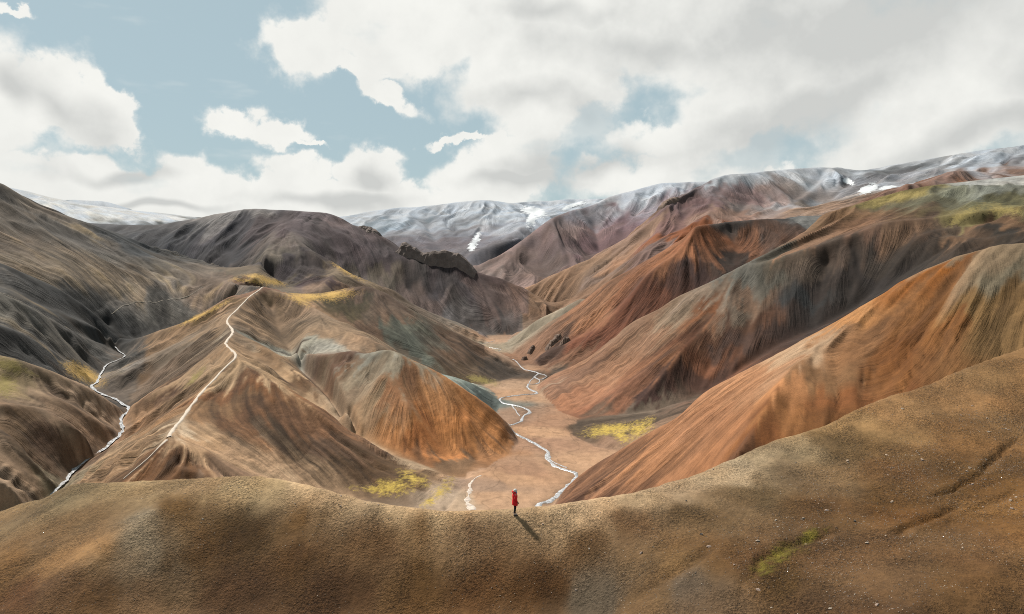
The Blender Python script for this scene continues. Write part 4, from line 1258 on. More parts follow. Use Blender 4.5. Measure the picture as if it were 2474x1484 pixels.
def largest(c):
    """keep the biggest connected piece of a cell mask"""
    ii = np.argwhere(c)
    if not len(ii):
        return c
    seen = -np.ones(c.shape, int)
    bestn, besti, k = 0, -1, 0
    for a, b_ in ii:
        if seen[a, b_] >= 0:
            continue
        st, cnt = [(a, b_)], 0
        seen[a, b_] = k
        while st:
            p, q = st.pop()
            cnt += 1
            for dp, dq in ((1, 0), (-1, 0), (0, 1), (0, -1)):
                x, y = p + dp, q + dq
                if 0 <= x < c.shape[0] and 0 <= y < c.shape[1] and c[x, y] and seen[x, y] < 0:
                    seen[x, y] = k
                    st.append((x, y))
        if cnt > bestn:
            bestn, besti = cnt, k
        k += 1
    return seen == besti


drape('moss', [(950, 1178, 60, 22, -0.1), (900, 1183, 60, 12, 0.1), (1000, 1160, 40, 14, 0.3)], MOSS, 0.5, 'bright yellow moss on the slope at the foot of the trail hill', seed=81)
drape('moss', [(1063, 1190, 34, 16, -0.75), (1040, 1212, 24, 12, -0.4)], MOSS, 0.5, 'yellow moss on the rounded rib beside the gravel bed', seed=82)
drape('moss', [(1480, 1038, 62, 14, -0.1), (1545, 1040, 40, 22, -0.5), (1500, 1055, 30, 14, 0.5)], MOSS, 0.5, 'yellow moss meadow on the river terrace', seed=83)
drape('moss', [(750, 718, 72, 13, 0.03), (800, 714, 60, 12, -0.1), (720, 722, 30, 14, 0.4)], MOSS_GOLD, 1.0, 'golden moss meadow on the shoulder of the dark spur', seed=84, depth=0.1)
drape('moss', [(840, 655, 40, 10, 0.5), (880, 662, 36, 12, 0.4), (920, 668, 20, 6, 0.3)], MOSS_GOLD, 1.2, 'golden moss on the small spur below the dark mountain', seed=85)
drape('moss', [(608, 670, 30, 8, 0.1), (600, 680, 46, 8, 0.1), (660, 682, 40, 7, 0.2)], MOSS_GOLD, 1.2, 'golden grass at the foot of the dark mountain', seed=86, rough=0.9)
drape('moss', [(1070, 677, 36, 9, -0.1), (1050, 685, 20, 5, 0.0)], MOSS_OLIVE, 1.2, 'olive moss below the dark rock crag', seed=87, rough=0.8)
drape('moss', [(1165, 920, 40, 8, 0.2)], MOSS_OLIVE, 0.6, 'olive moss at the foot of the dark spur', seed=88, rough=0.8)
drape('moss', [(30, 885, 60, 14, 0.25), (10, 930, 30, 22, 0.5), (80, 905, 30, 8, 0.4)], MOSS_OLIVE, 0.6, 'olive moss on the crown of the low hill', seed=89, rough=0.8)
drape('moss', [(205, 905, 46, 16, 0.45)], MOSS_GOLD, 0.6, 'golden moss on the bank above the brook', seed=90, rough=0.8)
drape('moss', [(470, 770, 60, 6, -0.45), (520, 745, 40, 6, -0.5)], MOSS_GOLD, 0.6, 'golden moss strip behind the shoulder of the trail hill', seed=91, rough=0.7)
drape('moss', [(2190, 474, 62, 12, -0.15), (2240, 500, 70, 7, -0.2)], MOSS_OLIVE, 0.8, 'olive moss on the edge of the broad plateau', seed=92, rough=0.9)
drape('moss', [(2330, 520, 42, 10, -0.45), (2310, 536, 24, 8, -0.5)], MOSS_OLIVE, 0.8, 'bright moss strip below the plateau edge', seed=93, rough=0.8)
drape('moss', [(2430, 508, 50, 16, 0.1)], MOSS_OLIVE, 0.8, 'olive moss on the plateau beside its snow dusting', seed=94, rough=0.9)
drape('moss', [(1955, 1298, 46, 15, -0.45), (1890, 1338, 46, 24, -0.4), (1845, 1372, 34, 24, -0.5)], MOSS_NEAR, 0.06, 'bright green yellow moss in the crease of the near slope', seed=95, rough=0.8)
drape('moss', [(430, 905 - 20, 26, 7, -0.85), (470, 915, 34, 7, -0.8)], MOSS_OLIVE, 0.5, 'dark moss in a gully of the trail hill', seed=97, rough=0.7)

drape('snow_patch', [(1292, 513, 30, 10, 0.2), (1285, 530, 10, 16, 0.3)], SNOW, 4.0, 'wide snow patch in the hollow of the frosted mountain', 'snow', 'thing', seed=101, rough=0.35)
drape('snow_patch', [(1150, 580, 9, 18, 0.5), (1140, 595, 8, 12, 0.5)], SNOW, 3.0, 'narrow snow tongue in the gully of the frosted mountain', 'snow', 'thing', seed=102, rough=0.3)
drape('snow_patch', [(1385, 497, 30, 4, -0.3)], SNOW, 3.0, 'thin snow strip above the purple mountain', 'snow', 'thing', seed=103, rough=0.3)
drape('snow_patch', [(2097, 458, 20, 9, -0.5)], SNOW, 2.0, 'snow patch in the notch beside the large mountain', 'snow', 'thing', seed=104, rough=0.35)
drape('snow_patch', [(2150, 454, 22, 5, -0.1)], SNOW, 2.0, 'flat snow patch below the snow dusted ridge', 'snow', 'thing', seed=105, rough=0.35)
drape('snow_patch', [(2052, 440, 12, 6, 0.4)], SNOW, 2.0, 'small snow patch by the end of the flat summit', 'snow', 'thing', seed=106, rough=0.35)


# ------------------------------------------------------------------ ribbons laid on the ground: streams and footpaths
def ribbon(name, pts, width, mat, lift, seed, label, kind='structure', jag=0.35, step=0.004, flat=False, wscale=0.62):
    """pts: world xy points; width in metres (number or list at the points)"""
    P = np.array(smooth_line([(p[0], p[1], 0) for p in pts]))[:, :2]
    W0 = np.interp(np.linspace(0, 1, len(P)), np.linspace(0, 1, len(pts)), width if hasattr(width, '__len__') else [width] * len(pts))
    out, wd = [], []
    for i in range(len(P) - 1):
        L = np.linalg.norm(P[i + 1] - P[i])
        m = max(1, int(L / max(0.8, step * np.hypot(*P[i]))))
        for t in np.arange(m) / m:
            out.append(P[i] * (1 - t) + P[i + 1] * t)
            wd.append(W0[i] * (1 - t) + W0[i + 1] * t)
    out = np.array(out)
    wd = np.array(wd)
    tg = np.gradient(out, axis=0)
    tg /= np.linalg.norm(tg, axis=1, keepdims=True) + 1e-9
    nr = np.stack([-tg[:, 1], tg[:, 0]], -1)
    s = np.arange(len(out)) * 1.0
    wd = wd * wscale
    wl = wd * (0.5 + jag * vnoise(s * .45, s * 0 + 3.3, seed) + .5 * jag * vnoise(s * 1.3, s * 0 + 1.3, seed + 1))
    wr = wd * (0.5 + jag * vnoise(s * .45, s * 0 + 7.7, seed + 2) + .5 * jag * vnoise(s * 1.3, s * 0 + 9.3, seed + 3))
    K = 7
    zc = ground(out[:, 0], out[:, 1])
    ker = np.ones(7) / 7
    zc = np.convolve(np.pad(zc, 3, mode='edge'), ker, 'valid') + lift
    v, fcs = [], []
    for k in range(K):
        t = k / (K - 1)
        q = out + nr * (wl * (1 - t) - wr * t)[:, None]
        z = ground(q[:, 0], q[:, 1]) + (lift if 0 < k < K - 1 else -0.05 * lift)
        if flat:
            z = zc + 0.4 * np.clip(ground(q[:, 0], q[:, 1]) - zc, -0.6, 0.2)
        v.append(np.column_stack([q, z]))
    n = len(out)
    v = np.concatenate(v)
    for k in range(K - 1):
        for i in range(n - 1):
            fcs.append((k * n + i, k * n + i + 1, (k + 1) * n + i + 1, (k + 1) * n + i))
    me = bpy.data.meshes.new(name)
    me.from_pydata(v.tolist(), [], fcs)
    me.update()
    for p in me.polygons:
        p.use_smooth = True
    me.materials.append(mat)
    if me.polygons and me.polygons[len(me.polygons) // 2].normal.z < 0:
        me.flip_normals()
    o = bpy.data.objects.new(name, me)
    COL.objects.link(o)
    return mark(o, label=label, kind=kind)


def water_material():
    m = bpy.data.materials.new('stream_water')
    m.use_nodes = True
    n = Nodes(m.node_tree)
    out = n.new('ShaderNodeOutputMaterial')
    b = n.new('ShaderNodeBsdfPrincipled')
    pos = n.new('ShaderNodeNewGeometry').outputs['Position']
    foam = n.ramp(n.noise(pos, 0.9, 6.0, 0.7), 0.40, 0.60)
    n.put(b.inputs['Base Color'], n.mix(foam, (0.14, 0.135, 0.13, 1), (0.31, 0.315, 0.33, 1)))
    n.put(b.inputs['Roughness'], n.ramp(foam, 0, 1, 0.12, 0.55))
    b.inputs['IOR'].default_value = 1.33
    bp = n.new('ShaderNodeBump')
    bp.inputs['Strength'].default_value = 0.5
    bp.inputs['Distance'].default_value = 0.15
    n.put(bp.inputs['Height'], n.noise(pos, 1.6, 5.0, 0.7))
    n.link(bp.outputs[0], b.inputs['Normal'])
    n.link(b.outputs[0], out.inputs[0])
    return m


WATER = water_material()


ribbon('stream', [(w[0], w[1]) for w in W1] + [(12, 290), (0, 262)], [2.2, 2.2, 2.2, 2.5, 2.5, 2.4, 2.6, 2.6, 2.4, 2.4, 3.0, 3.4, 3.6, 3.6, 3.2, 2.6, 2.6, 3.0, 2.8, 2.8, 3.0, 3.0, 3.2, 3.6, 3.0, 3.0, 3.0, 3.0, 3.2, 3.4, 4.2, 4.6, 3.8, 3.4, 3.6, 4.4, 4.0, 4.0, 4.4, 4.6, 4.6, 4.6, 4.6], WATER, 0.30, 1, 'white braided stream winding down the gravel bed')
for nm, pp, wid, sd_ in [
        ('side', [(895, 384), (930, 392), (962, 405), (930, 428), (905, 436)], 2.0, 11),
        ('side', [(868, 412), (840, 440), (820, 470)], 1.8, 12),
        ('side', [(690, 640), (715, 675), (735, 705), (762, 735)], 1.1, 13),
        ('side', [(455, 150), (500, 140), (530, 132), (560, 124)], 1.6, 14),
        ('side', [(510, 180), (560, 186), (600, 195), (572, 210)], 1.6, 15),
        ('side', [(490, 678), (520, 668), (545, 660)], 1.6, 16),
        ('side', [(968, 1040), (1010, 1085), (1070, 1115), (1140, 1140)], 1.0, 17)]:
    ribbon('stream', [onbed(*p)[:2] for p in zd(pp)], wid, WATER, 0.28, sd_, 'narrow side channel of the braided stream')
ribbon('stream', [(p[0], p[1]) for p in BROOK_W[2:]], [1.4] * 3 + [2.0] * 4 + [2.6] * (len(BROOK_W) - 9), WATER, 1.0, 21, 'white tumbling brook in the valley left of the trail hill', jag=0.45, flat=True)
# salt-white dried channel
PALE = simple_mat('pale_silt', (0.32, 0.27, 0.23), var=0.35, scale=0.5, bump=0.2, bscale=1.5)
ribbon('dry_channel', [onbed(*p)[:2] for p in zd([(440, 1195), (400, 1215), (360, 1260), (355, 1330), (330, 1380), (360, 1430), (370, 1480)])], [1.2, 0.8, 1.8, 2.5, 2.5, 5, 6], PALE, 0.16, 23, 'pale silt channel along the foot of the mossy rib', jag=0.6)

TRAIL = simple_mat('trail_dust', (0.33, 0.28, 0.23), var=0.10, scale=1.2, bump=0.1, bscale=4.0)
ribbon('footpath', [cast(p[0] + 1, p[1] + 2)[:2] if False else at(*p)[:2] for p in CREST_TRAIL], [1.6, 1.6, 1.8, 1.8, 2.0, 1.8, 1.8, 1.7, 1.8, 2.0, 2.2, 2.8, 4.2], TRAIL, 0.35, 31, 'pale footpath along the crest of the trail hill', jag=0.25, wscale=0.85)
ribbon('footpath', [at(*p)[:2] for p in [(403, 1062, 318), (376, 1087, 312), (350, 1112, 306), (290, 1163, 297)]], [3.0, 1.4, 0.9, 0.7], TRAIL, 0.25, 33, 'faint footpath falling off the end of the trail hill', jag=0.2)
PATH2 = simple_mat('path_earth', (0.21, 0.18, 0.145), var=0.1, scale=0.6)
ribbon('footpath', [cast(*p)[:2] for p in [(270, 760), (310, 738), (360, 730), (420, 722), (470, 708), (498, 690)]], 0.8, PATH2, 0.3, 35, 'faint footpath crossing the striped mountain slope', jag=0.2)

# ------------------------------------------------------------------ rock crags
CRAG = simple_mat('crag_rock', (0.105, 0.082, 0.072), var=0.25, scale=0.10, bump=0.4, bscale=0.3)
CRAG_RED = simple_mat('crag_red_rock', (0.11, 0.075, 0.057), var=0.35, scale=0.2, bump=0.8, bscale=0.5)


def crag(pts, tops, width, mat, label, seed, down=6.0, group=None):
    """a jagged wall of rock along picture points (x, y, distance); tops = height above ground along it"""
    W = np.array([at(*p) for p in pts])
    n = 36
    t = np.linspace(0, 1, n)
    tk = np.linspace(0, 1, len(W))
    c = np.column_stack([np.interp(t, tk, W[:, i]) for i in range(2)])
    hh = np.interp(t, np.linspace(0, 1, len(tops)), tops)
    blk = np.round(vnoise(t * 11, t * 0 + 2, seed) * 2.2) / 2.2
    hh = hh * (1 + 0.13 * blk + 0.05 * vnoise(t * 33, t * 0 + 5, seed + 1)) * np.clip(np.minimum(t, 1 - t) * 12, 0, 1) ** 0.5
    tg = np.gradient(c, axis=0)
    tg /= np.linalg.norm(tg, axis=1, keepdims=True)
    nr = np.stack([tg[:, 1], -tg[:, 0]], -1)
    nr *= np.where((nr * c).sum(1) > 0, -1, 1)[:, None]          # towards the camera
    prof = [(1.25, -0.35), (0.95, 0.05), (0.72, 0.38), (0.60, 0.70), (0.42, 0.95), (0.05, 1.0), (-0.35, 0.9), (-0.7, 0.5), (-1.0, 0.1), (-1.2, -0.35)]
    vs, fc = [], []
    K = len(prof)
    for k, (o, z) in enumerate(prof):
        s = np.arange(n)
        off = width * (o + 0.16 * vnoise(t * 13 + k * .1, t * 0 + k * 0.25, seed + 3) + 0.05 * vnoise(t * 40, t * 0 + k * 0.9, seed + 4))
        q = c + nr * off[:, None]
        zg = ground(c[:, 0], c[:, 1])
        zz = zg + np.where(z > 0, hh * z * (1 + 0.10 * vnoise(t * 31, t * 0 + k, seed + 5)), 0)
        if z < 0:
            zz = np.minimum(ground(q[:, 0], q[:, 1]), zg) - down
        elif z < 0.2:
            zz = np.maximum(np.minimum(ground(q[:, 0], q[:, 1]) + 0.5, zz), ground(q[:, 0], q[:, 1]) - 1.0)
        vs += np.column_stack([q, zz]).tolist()
    for k in range(K - 1):
        for i in range(n - 1):
            fc.append((k * n + i, k * n + i + 1, (k + 1) * n + i + 1, (k + 1) * n + i))
    fc.append([k * n for k in range(K)][::-1])
    fc.append([k * n + n - 1 for k in range(K)])
    fc.append([i for i in range(0)]) if False else None
    for i in range(n - 1):
        fc.append((i + 1, i, (K - 1) * n + i, (K - 1) * n + i + 1))
    me = bpy.data.meshes.new('rock_crag')
    me.from_pydata(vs, [], fc)
    me.update()
    b = bmesh.new()
    b.from_mesh(me)
    bmesh.ops.recalc_face_normals(b, faces=b.faces[:])
    b.to_mesh(me)
    b.free()
    me.materials.append(mat)
    o = bpy.data.objects.new('rock_crag', me)
    COL.objects.link(o)
    return mark(o, label=label, category='rock crag', group=group)


crag([(968, 632, 1128), (990, 630, 1118), (1030, 634, 1112), (1070, 640, 1106), (1110, 644, 1102), (1152, 656, 1096)], [8, 17, 15, 9, 13, 15, 14, 12, 8], 13, CRAG, 'long dark rock crag on the shoulder of the dark mountain', 201, down=12)
crag([(868, 552, 1196), (885, 560, 1188), (915, 575, 1172)], [3, 6, 8, 5], 9, CRAG, 'small dark rock crag on the skyline of the dark mountain', 202, down=10)
crag([(1262, 866, 742), (1272, 862, 745)], [3, 4, 3], 2.6, CRAG_RED, 'low dark boulder outcrop where the stream passes the rocky hill', 203, down=3)
crag([(1277, 858, 752), (1290, 850, 756)], [3, 5, 3], 3.2, CRAG_RED, 'upright dark rock tooth above the stream bank', 204, down=3)
crag([(1318, 838, 735), (1336, 826, 738), (1352, 815, 742)], [2, 4.5, 5, 3], 4.5, CRAG_RED, 'brown rock outcrop on the lower flank of the rocky hill', 205, down=4)
crag([(1352, 840, 722), (1364, 835, 722), (1376, 833, 722)], [2, 5, 2], 4.0, CRAG_RED, 'brown rock stump beside the ribbed outcrop', 206, down=4)
crag([(1595, 512, 1218), (1612, 492, 1232), (1635, 480, 1250)], [3, 6, 4], 8, CRAG_RED, 'jagged rock fin on the edge of the large mountain', 207, down=10)

# ------------------------------------------------------------------ stones on the near slope
def rock_mesh(name, seed, mat, flat=0.5, npt=13):
    r = random.Random(seed)
    b = bmesh.new()
    for _ in range(npt):
        d = Vector((r.gauss(0, 1), r.gauss(0, 1), r.gauss(0, 1))).normalized() * r.uniform(0.75, 1.0)
        b.verts.new((d.x * r.uniform(.8, 1.1), d.y * 0.72, d.z * flat))
    res = bmesh.ops.convex_hull(b, input=b.verts[:])
    bmesh.ops.delete(b, geom=[v for v in b.verts if not v.link_faces], context='VERTS')
    me = bpy.data.meshes.new(name)
    b.to_mesh(me)
    b.free()
    me.materials.append(mat)
    return me


STONE_MATS = [simple_mat('stone_cream', (0.20, 0.165, 0.13), var=0.15, scale=9.0, bump=0.02, bscale=25, coords='Object'),
              simple_mat('stone_pink', (0.18, 0.135, 0.11), var=0.15, scale=9.0, bump=0.02, bscale=25, coords='Object'),
              simple_mat('stone_brown', (0.22, 0.165, 0.12), var=0.2, scale=9.0, bump=0.02, bscale=25, coords='Object'),
              simple_mat('stone_dark', (0.09, 0.075, 0.063), var=0.2, scale=9.0, bump=0.02, bscale=25, coords='Object')]
STONE_MESH = [[rock_mesh('stone', 300 + 10 * k + i, m, 0.32 + 0.12 * i) for i in range(4)] for k, m in enumerate(STONE_MATS)]
near_k = HILLS.index('near')


def crest_r(u):
    return np.interp(u, U, sample_crest)


# distance of the crest line in every direction (the farthest point of the near ridge still in sight)
cr = [p for p in SAMPLES[0][2]]
cu = np.array([math.atan2(p[0], p[1]) for p in cr])
crr = np.array([math.hypot(p[0], p[1]) for p in cr])
order = np.argsort(cu)
sample_crest = np.interp(U, cu[order], crr[order])


def scatter(n, rmin, seed):
    g = np.random.default_rng(seed)
    u = g.uniform(math.radians(-36), math.radians(36), n * 30)
    r = np.sqrt(g.uniform(rmin ** 2, 95 ** 2, n * 30))
    ok = r < crest_r(u) + 0.3
    x, y = r * np.sin(u), r * np.cos(u)
    px = CX + FOC * np.tan(u)
    dens = 0.30 + 0.70 * np.clip((x - 5) / 16, 0, 1) * np.clip((crest_r(u) - r - 6) / 8, 0, 1)
    dens *= np.clip(0.35 + 1.3 * fbm(x / 3.5, y / 3.5, 401, 3), 0.06, 1)
    ok &= g.uniform(0, 1, len(u)) < dens
    return x[ok][:n], y[ok][:n]


def slope_rot(x, y, spin):
    e = 0.4
    zx = (ground(x + e, y) - ground(x - e, y)) / (2 * e)
    zy = (ground(x, y + e) - ground(x, y - e)) / (2 * e)
    nrm = Vector((-float(zx), -float(zy), 1)).normalized()
    return nrm.to_track_quat('Z', 'Y').to_matrix() @ Matrix.Rotation(spin, 3, 'Z')


sx, sy = scatter(300, 30, 501)
moss_c = cast(1910, 1325)
crack_c = [cast(2230, 1255), cast(2380, 1130), cast(2300, 1190), cast(2180, 1285)]
for i in range(len(sx)):
    k = random.choices((0, 1, 2, 3), (0.34, 0.30, 0.26, 0.10))[0]
    size = 0.045 + 0.16 * random.random() ** 2.8
    if sx[i] < 6:
        size *= 0.7
    o = bpy.data.objects.new('stone', random.choice(STONE_MESH[k]))
    COL.objects.link(o)
    Rm = slope_rot(sx[i], sy[i], random.uniform(0, 6.28))
    z = float(ground(sx[i], sy[i]))
    o.matrix_world = Matrix.Translation((sx[i], sy[i], z + size * 0.10)) @ Rm.to_4x4() @ Matrix.Diagonal((size, size, size, 1))
    pxs = CX + FOC * sx[i] / sy[i]
    d_crest = float(np.interp(math.atan2(sx[i], sy[i]), U, sample_crest)) - math.hypot(sx[i], sy[i])
    where = 'just below the crest of the near ridge' if d_crest < 3.5 else ('near the bright moss on the near slope' if math.hypot(sx[i] - moss_c[0], sy[i] - moss_c[1]) < 4 else (
        'near the cracks in the near slope' if min(math.hypot(sx[i] - c_[0], sy[i] - c_[1]) for c_ in crack_c) < 3 else (
            'on the gravelly foot of the near slope' if sx[i] > 6 else 'on the smooth brown face of the near ridge')))
    kind_ = ('pale cream', 'pinkish', 'weathered brown', 'dark')[k]
    big = 'flat slab' if size > 0.13 else ('fist sized stone' if size > 0.075 else 'small stone')
    mark(o, label=kind_ + ' ' + big + ' ' + where, category='stone', group='stones scattered on the near slope')

# the uncountable rest of the scree
gx, gy = scatter(20000, 28, 502)
tmpl = []
for q in range(5):
    m_ = rock_mesh('tmp', 900 + q, STONE_MATS[1], 0.45, 8)
    b = bmesh.new()
    b.from_mesh(m_)
    bmesh.ops.triangulate(b, faces=b.faces[:])
    b.verts.index_update()
    tmpl.append((np.array([v.co[:] for v in b.verts]), np.array([[v.index for v in f.verts] for f in b.faces])))
    b.free()
    bpy.data.meshes.remove(m_)
gz = ground(gx, gy)
vv_, ff_, cc_, off = [], [], [], 0
pal = np.array([(0.20, 0.16, 0.125), (0.17, 0.13, 0.105), (0.13, 0.10, 0.075), (0.075, 0.063, 0.05), (0.22, 0.18, 0.135)])
for i in range(len(gx)):
    tv, tf = tmpl[i % 5]
    a = RNG.uniform(0, 6.28)
    sz = 0.016 + 0.045 * RNG.uniform() ** 2.5
    c_, s_ = math.cos(a), math.sin(a)
    v = tv * sz
    v = np.column_stack([v[:, 0] * c_ - v[:, 1] * s_, v[:, 0] * s_ + v[:, 1] * c_, v[:, 2]]) + (gx[i], gy[i], gz[i] + sz * 0.12)
    vv_.append(v)
    ff_.append(tf + off)
    cc_.append(np.repeat([pal[RNG.integers(5)] * RNG.uniform(.75, 1.2)], len(tv), 0))
    off += len(tv)
vv_, ff_, cc_ = np.concatenate(vv_), np.concatenate(ff_), np.concatenate(cc_)
me = bpy.data.meshes.new('scree')
me.vertices.add(len(vv_))
me.vertices.foreach_set('co', vv_.astype(np.float32).ravel())
me.loops.add(ff_.size)
me.loops.foreach_set('vertex_index', ff_.astype(np.int32).ravel())
me.polygons.add(len(ff_))
me.polygons.foreach_set('loop_start', (np.arange(len(ff_)) * 3).astype(np.int32))
me.update(calc_edges=True)
at_ = me.attributes.new('soil', 'FLOAT_COLOR', 'POINT')
at_.data.foreach_set('color', np.column_stack([cc_, np.ones(len(cc_))]).astype(np.float32).ravel())
sm = bpy.data.materials.new('scree_stone')
sm.use_nodes = True
n = Nodes(sm.node_tree)
b = n.new('ShaderNodeBsdfPrincipled')
b.inputs['Roughness'].default_value = 0.9
n.link(n.new('ShaderNodeAttribute', attribute_name='soil').outputs['Color'], b.inputs['Base Color'])
n.link(b.outputs[0], n.new('ShaderNodeOutputMaterial').inputs[0])
me.materials.append(sm)
o = bpy.data.objects.new('scree', me)
COL.objects.link(o)
mark(o, label='fine scree of small stones strewn over the near slope', kind='stuff')

# ------------------------------------------------------------------ the person
def skin_mesh(name, verts, edges, radii, mat, parent, sub=2, root=0):
    me = bpy.data.meshes.new(name)
    me.from_pydata(verts, edges, [])
    o = bpy.data.objects.new(name, me)
    COL.objects.link(o)
    o.parent = parent
    md = o.modifiers.new('skin', 'SKIN')
    md.use_smooth_shade = True
    for i, r in enumerate(radii):
        sv = me.skin_vertices[0].data[i]
        sv.radius = r if hasattr(r, '__len__') else (r, r)
        sv.use_root = (i == root)
    ss = o.modifiers.new('subdivision', 'SUBSURF')
    ss.levels = ss.render_levels = sub
    me.materials.append(mat)
    return o


def loft(name, rings, mat, parent, cap=True, seg=20, smooth=True):
    """rings: (centre xyz, rx, ry, tilt about y) stacked cross sections"""
    vs, fc = [], []
    for (c, rx, ry, tilt) in rings:
        for k in range(seg):
            a = 2 * math.pi * k / seg
            p = Vector((rx * math.cos(a), ry * math.sin(a), 0))
            p.rotate(Matrix.Rotation(tilt, 3, 'Y'))
            vs.append(tuple(Vector(c) + p))
    n = len(rings)
    for i in range(n - 1):
        for k in range(seg):
            k2 = (k + 1) % seg
            fc.append((i * seg + k, i * seg + k2, (i + 1) * seg + k2, (i + 1) * seg + k))
    if cap:
        fc.append(list(range(seg))[::-1])
        fc.append([(n - 1) * seg + k for k in range(seg)])
    me = bpy.data.meshes.new(name)
    me.from_pydata(vs, [], fc)
    me.update()
    for p in me.polygons:
        p.use_smooth = smooth
    me.materials.append(mat)
    o = bpy.data.objects.new(name, me)
    COL.objects.link(o)
    o.parent = parent
    return o


RED = simple_mat('red_parka', (0.52, 0.006, 0.012), rough=0.65, spec=0.3, var=0.10, scale=14, bump=0.015, bscale=9, coords='Object')
BLACK = simple_mat('black_leggings', (0.006, 0.006, 0.008), rough=0.8, var=0.1, scale=20, coords='Object')
WHITE = simple_mat('white_knit', (0.42, 0.43, 0.42), rough=0.95, var=0.12, scale=60, bump=0.006, bscale=120, coords='Object')
BLUE = simple_mat('blue_scarf', (0.10, 0.22, 0.33), rough=0.9, var=0.2, scale=20, coords='Object')
NAVY = simple_mat('navy_lining', (0.008, 0.015, 0.06), rough=0.8, var=0.2, scale=20, coords='Object')
BOOT = simple_mat('pale_shoes', (0.22, 0.19, 0.17), rough=0.8, var=0.2, scale=20, coords='Object')
SKINM = simple_mat('skin', (0.40, 0.24, 0.17), rough=0.6, var=0.05, scale=20, coords='Object')
GLOVE = simple_mat('dark_glove', (0.008, 0.008, 0.012), rough=0.8, var=0.1, scale=20, coords='Object')
foot = cast(1244, 1236)
fx, fy = at(1244, 1234, 48.6)[:2]
person = bpy.data.objects.new('person', None)
COL.objects.link(person)
person.empty_display_size = 0.3
person.location = (fx, fy, float(ground(fx, fy)) + 0.0)
person.rotation_euler = (0, 0, math.radians(18))
mark(person, label='person in a long red parka and white hat standing on the near ridge', category='person')
# one continuous body: faces +X
bv = [(0, 0, 0.92), (0.0, 0, 1.08), (0.01, 0, 1.25), (0.0, 0, 1.40), (0.01, 0, 1.49), (0.035, 0, 1.56), (0.04, 0, 1.64),
      (-0.005, 0.17, 1.39), (-0.05, 0.21, 1.13), (0.08, 0.19, 0.93), (0.14, 0.18, 0.86),
      (-0.005, -0.17, 1.39), (-0.04, -0.21, 1.13), (0.10, -0.20, 0.92), (0.17, -0.19, 0.85),
      (0.0, 0.085, 0.86), (0.03, 0.08, 0.48), (-0.02, 0.075, 0.10), (-0.05, 0.075, 0.04), (0.12, 0.08, 0.03),
      (0.0, -0.085, 0.86), (0.0, -0.08, 0.48), (-0.04, -0.075, 0.10), (-0.07, -0.075, 0.04), (0.10, -0.08, 0.03)]
be = [(0, 1), (1, 2), (2, 3), (3, 4), (4, 5), (5, 6), (3, 7), (7, 8), (8, 9), (9, 10), (3, 11), (11, 12), (12, 13), (13, 14),
      (0, 15), (15, 16), (16, 17), (17, 18), (17, 19), (0, 20), (20, 21), (21, 22), (22, 23), (22, 24)]
br = [0.13, 0.12, 0.135, 0.11, 0.055, 0.085, 0.085, 0.06, 0.045, 0.035, 0.03, 0.06, 0.045, 0.035, 0.03,
      0.085, 0.058, 0.04, 0.03, 0.03, 0.085, 0.058, 0.04, 0.03, 0.03]
skin_mesh('body', bv, be, br, SKINM, person)
# face
skin_mesh('nose', [(0.115, 0, 1.60), (0.145, 0, 1.575)], [(0, 1)], [0.010, 0.014], SKINM, person, 1)
# leggings over both legs
skin_mesh('leggings', [(0, 0, 0.93), (0.0, 0.085, 0.86), (0.03, 0.08, 0.48), (-0.02, 0.075, 0.11), (0.0, -0.085, 0.86), (0.0, -0.08, 0.48), (-0.04, -0.075, 0.11)],
          [(0, 1), (1, 2), (2, 3), (0, 4), (4, 5), (5, 6)], [0.125, 0.098, 0.070, 0.050, 0.098, 0.070, 0.050], BLACK, person)
for s_, ox in ((1, 0.0), (-1, -0.02)):
    sh = skin_mesh('shoe', [(-0.035 + ox, 0.075 * s_, 0.13), (-0.045 + ox, 0.075 * s_, 0.05), (0.06 + ox, 0.078 * s_, 0.04), (0.16 + ox, 0.082 * s_, 0.032)], [(0, 1), (1, 2), (2, 3)], [0.055, 0.058, 0.050, 0.040], BOOT, person)
    loft('sole', [((0.055 + ox, 0.078 * s_, -0.012), 0.155, 0.052, 0), ((0.055 + ox, 0.078 * s_, 0.012), 0.158, 0.055, 0)], GLOVE, sh)
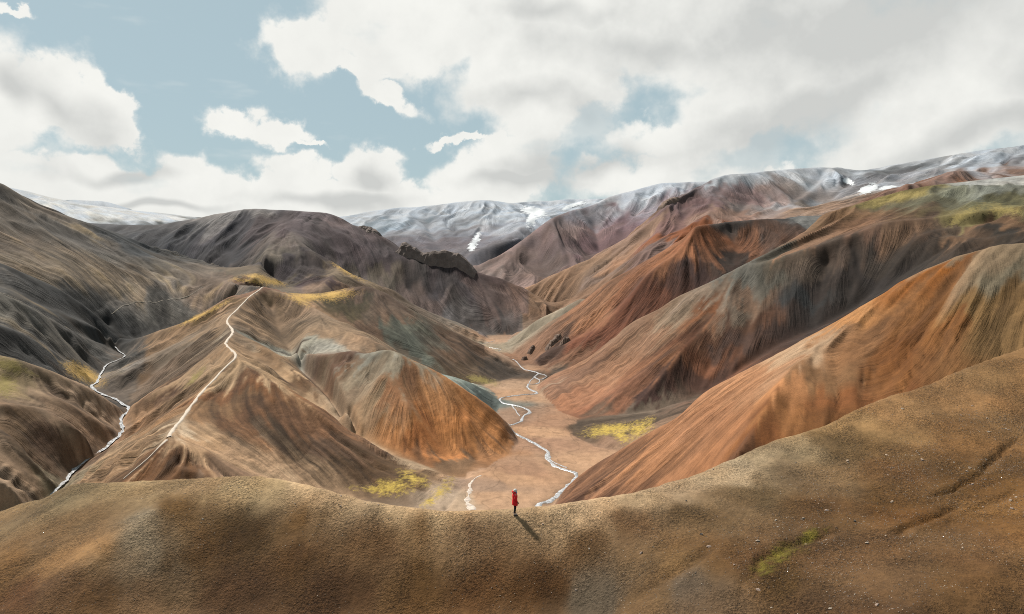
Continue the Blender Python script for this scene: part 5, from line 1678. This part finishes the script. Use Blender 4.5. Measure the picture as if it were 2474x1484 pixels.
# long parka with sleeves
pk = loft('parka', [((0.005, 0, 0.66), 0.185, 0.215, 0.10), ((0.005, 0, 0.70), 0.192, 0.222, 0.08), ((0.0, 0, 0.82), 0.188, 0.222, 0.03), ((-0.005, 0, 0.98), 0.170, 0.210, 0), ((-0.005, 0, 1.10), 0.160, 0.200, 0), ((0.0, 0, 1.22), 0.172, 0.215, 0),
                    ((-0.005, 0, 1.33), 0.168, 0.220, 0), ((-0.01, 0, 1.41), 0.145, 0.195, 0), ((-0.01, 0, 1.46), 0.105, 0.125, 0), ((0.0, 0, 1.50), 0.085, 0.095, 0.1), ((0.0, 0, 1.545), 0.092, 0.098, 0.25)], RED, person, cap=True)
for s_ in (1, -1):
    sl = skin_mesh('sleeve', [(-0.01, 0.15 * s_, 1.385), (-0.05, 0.235 * s_, 1.13), (0.04, 0.225 * s_, 1.0), (0.11, 0.205 * s_, 0.90)], [(0, 1), (1, 2), (2, 3)], [0.088, 0.078, 0.068, 0.060], RED, person)
    gl = skin_mesh('glove', [(0.11, 0.205 * s_, 0.90), (0.155, 0.20 * s_, 0.855), (0.185, 0.195 * s_, 0.81), (0.19, 0.21 * s_, 0.765), (0.195, 0.19 * s_, 0.762), (0.19, 0.172 * s_, 0.77), (0.182, 0.155 * s_, 0.785), (0.20, 0.165 * s_, 0.845)],
                   [(0, 1), (1, 2), (2, 3), (2, 4), (2, 5), (2, 6), (1, 7)], [0.034, 0.038, 0.034, 0.011, 0.011, 0.011, 0.010, 0.012], GLOVE, person)
# hood thrown back, standing collar with dark lining
loft('hood', [((-0.10, 0, 1.44), 0.06, 0.13, 0.5), ((-0.14, 0, 1.49), 0.08, 0.135, 0.7), ((-0.155, 0, 1.55), 0.075, 0.12, 0.9), ((-0.145, 0, 1.60), 0.055, 0.095, 1.0), ((-0.10, 0, 1.595), 0.03, 0.07, 0.9)], RED, person)
loft('collar_lining', [((0.03, 0, 1.47), 0.085, 0.085, 0.3), ((0.045, 0, 1.53), 0.088, 0.090, 0.35)], NAVY, person)
loft('scarf', [((0.06, 0, 1.44), 0.075, 0.085, 0.35), ((0.075, 0, 1.49), 0.080, 0.090, 0.3), ((0.075, 0, 1.545), 0.072, 0.085, 0.2)], BLUE, person)
ht = loft('knit_hat', [((0.03, 0, 1.585), 0.112, 0.098, 0.12), ((0.03, 0, 1.62), 0.118, 0.104, 0.12), ((0.025, 0, 1.67), 0.112, 0.098, 0.1), ((0.02, 0, 1.71), 0.088, 0.078, 0.05), ((0.015, 0, 1.735), 0.05, 0.045, 0), ((0.012, 0, 1.745), 0.012, 0.012, 0)], WHITE, person)
loft('brim', [((0.03, 0, 1.572), 0.118, 0.104, 0.12), ((0.03, 0, 1.60), 0.125, 0.110, 0.12), ((0.03, 0, 1.625), 0.119, 0.105, 0.12)], WHITE, ht)
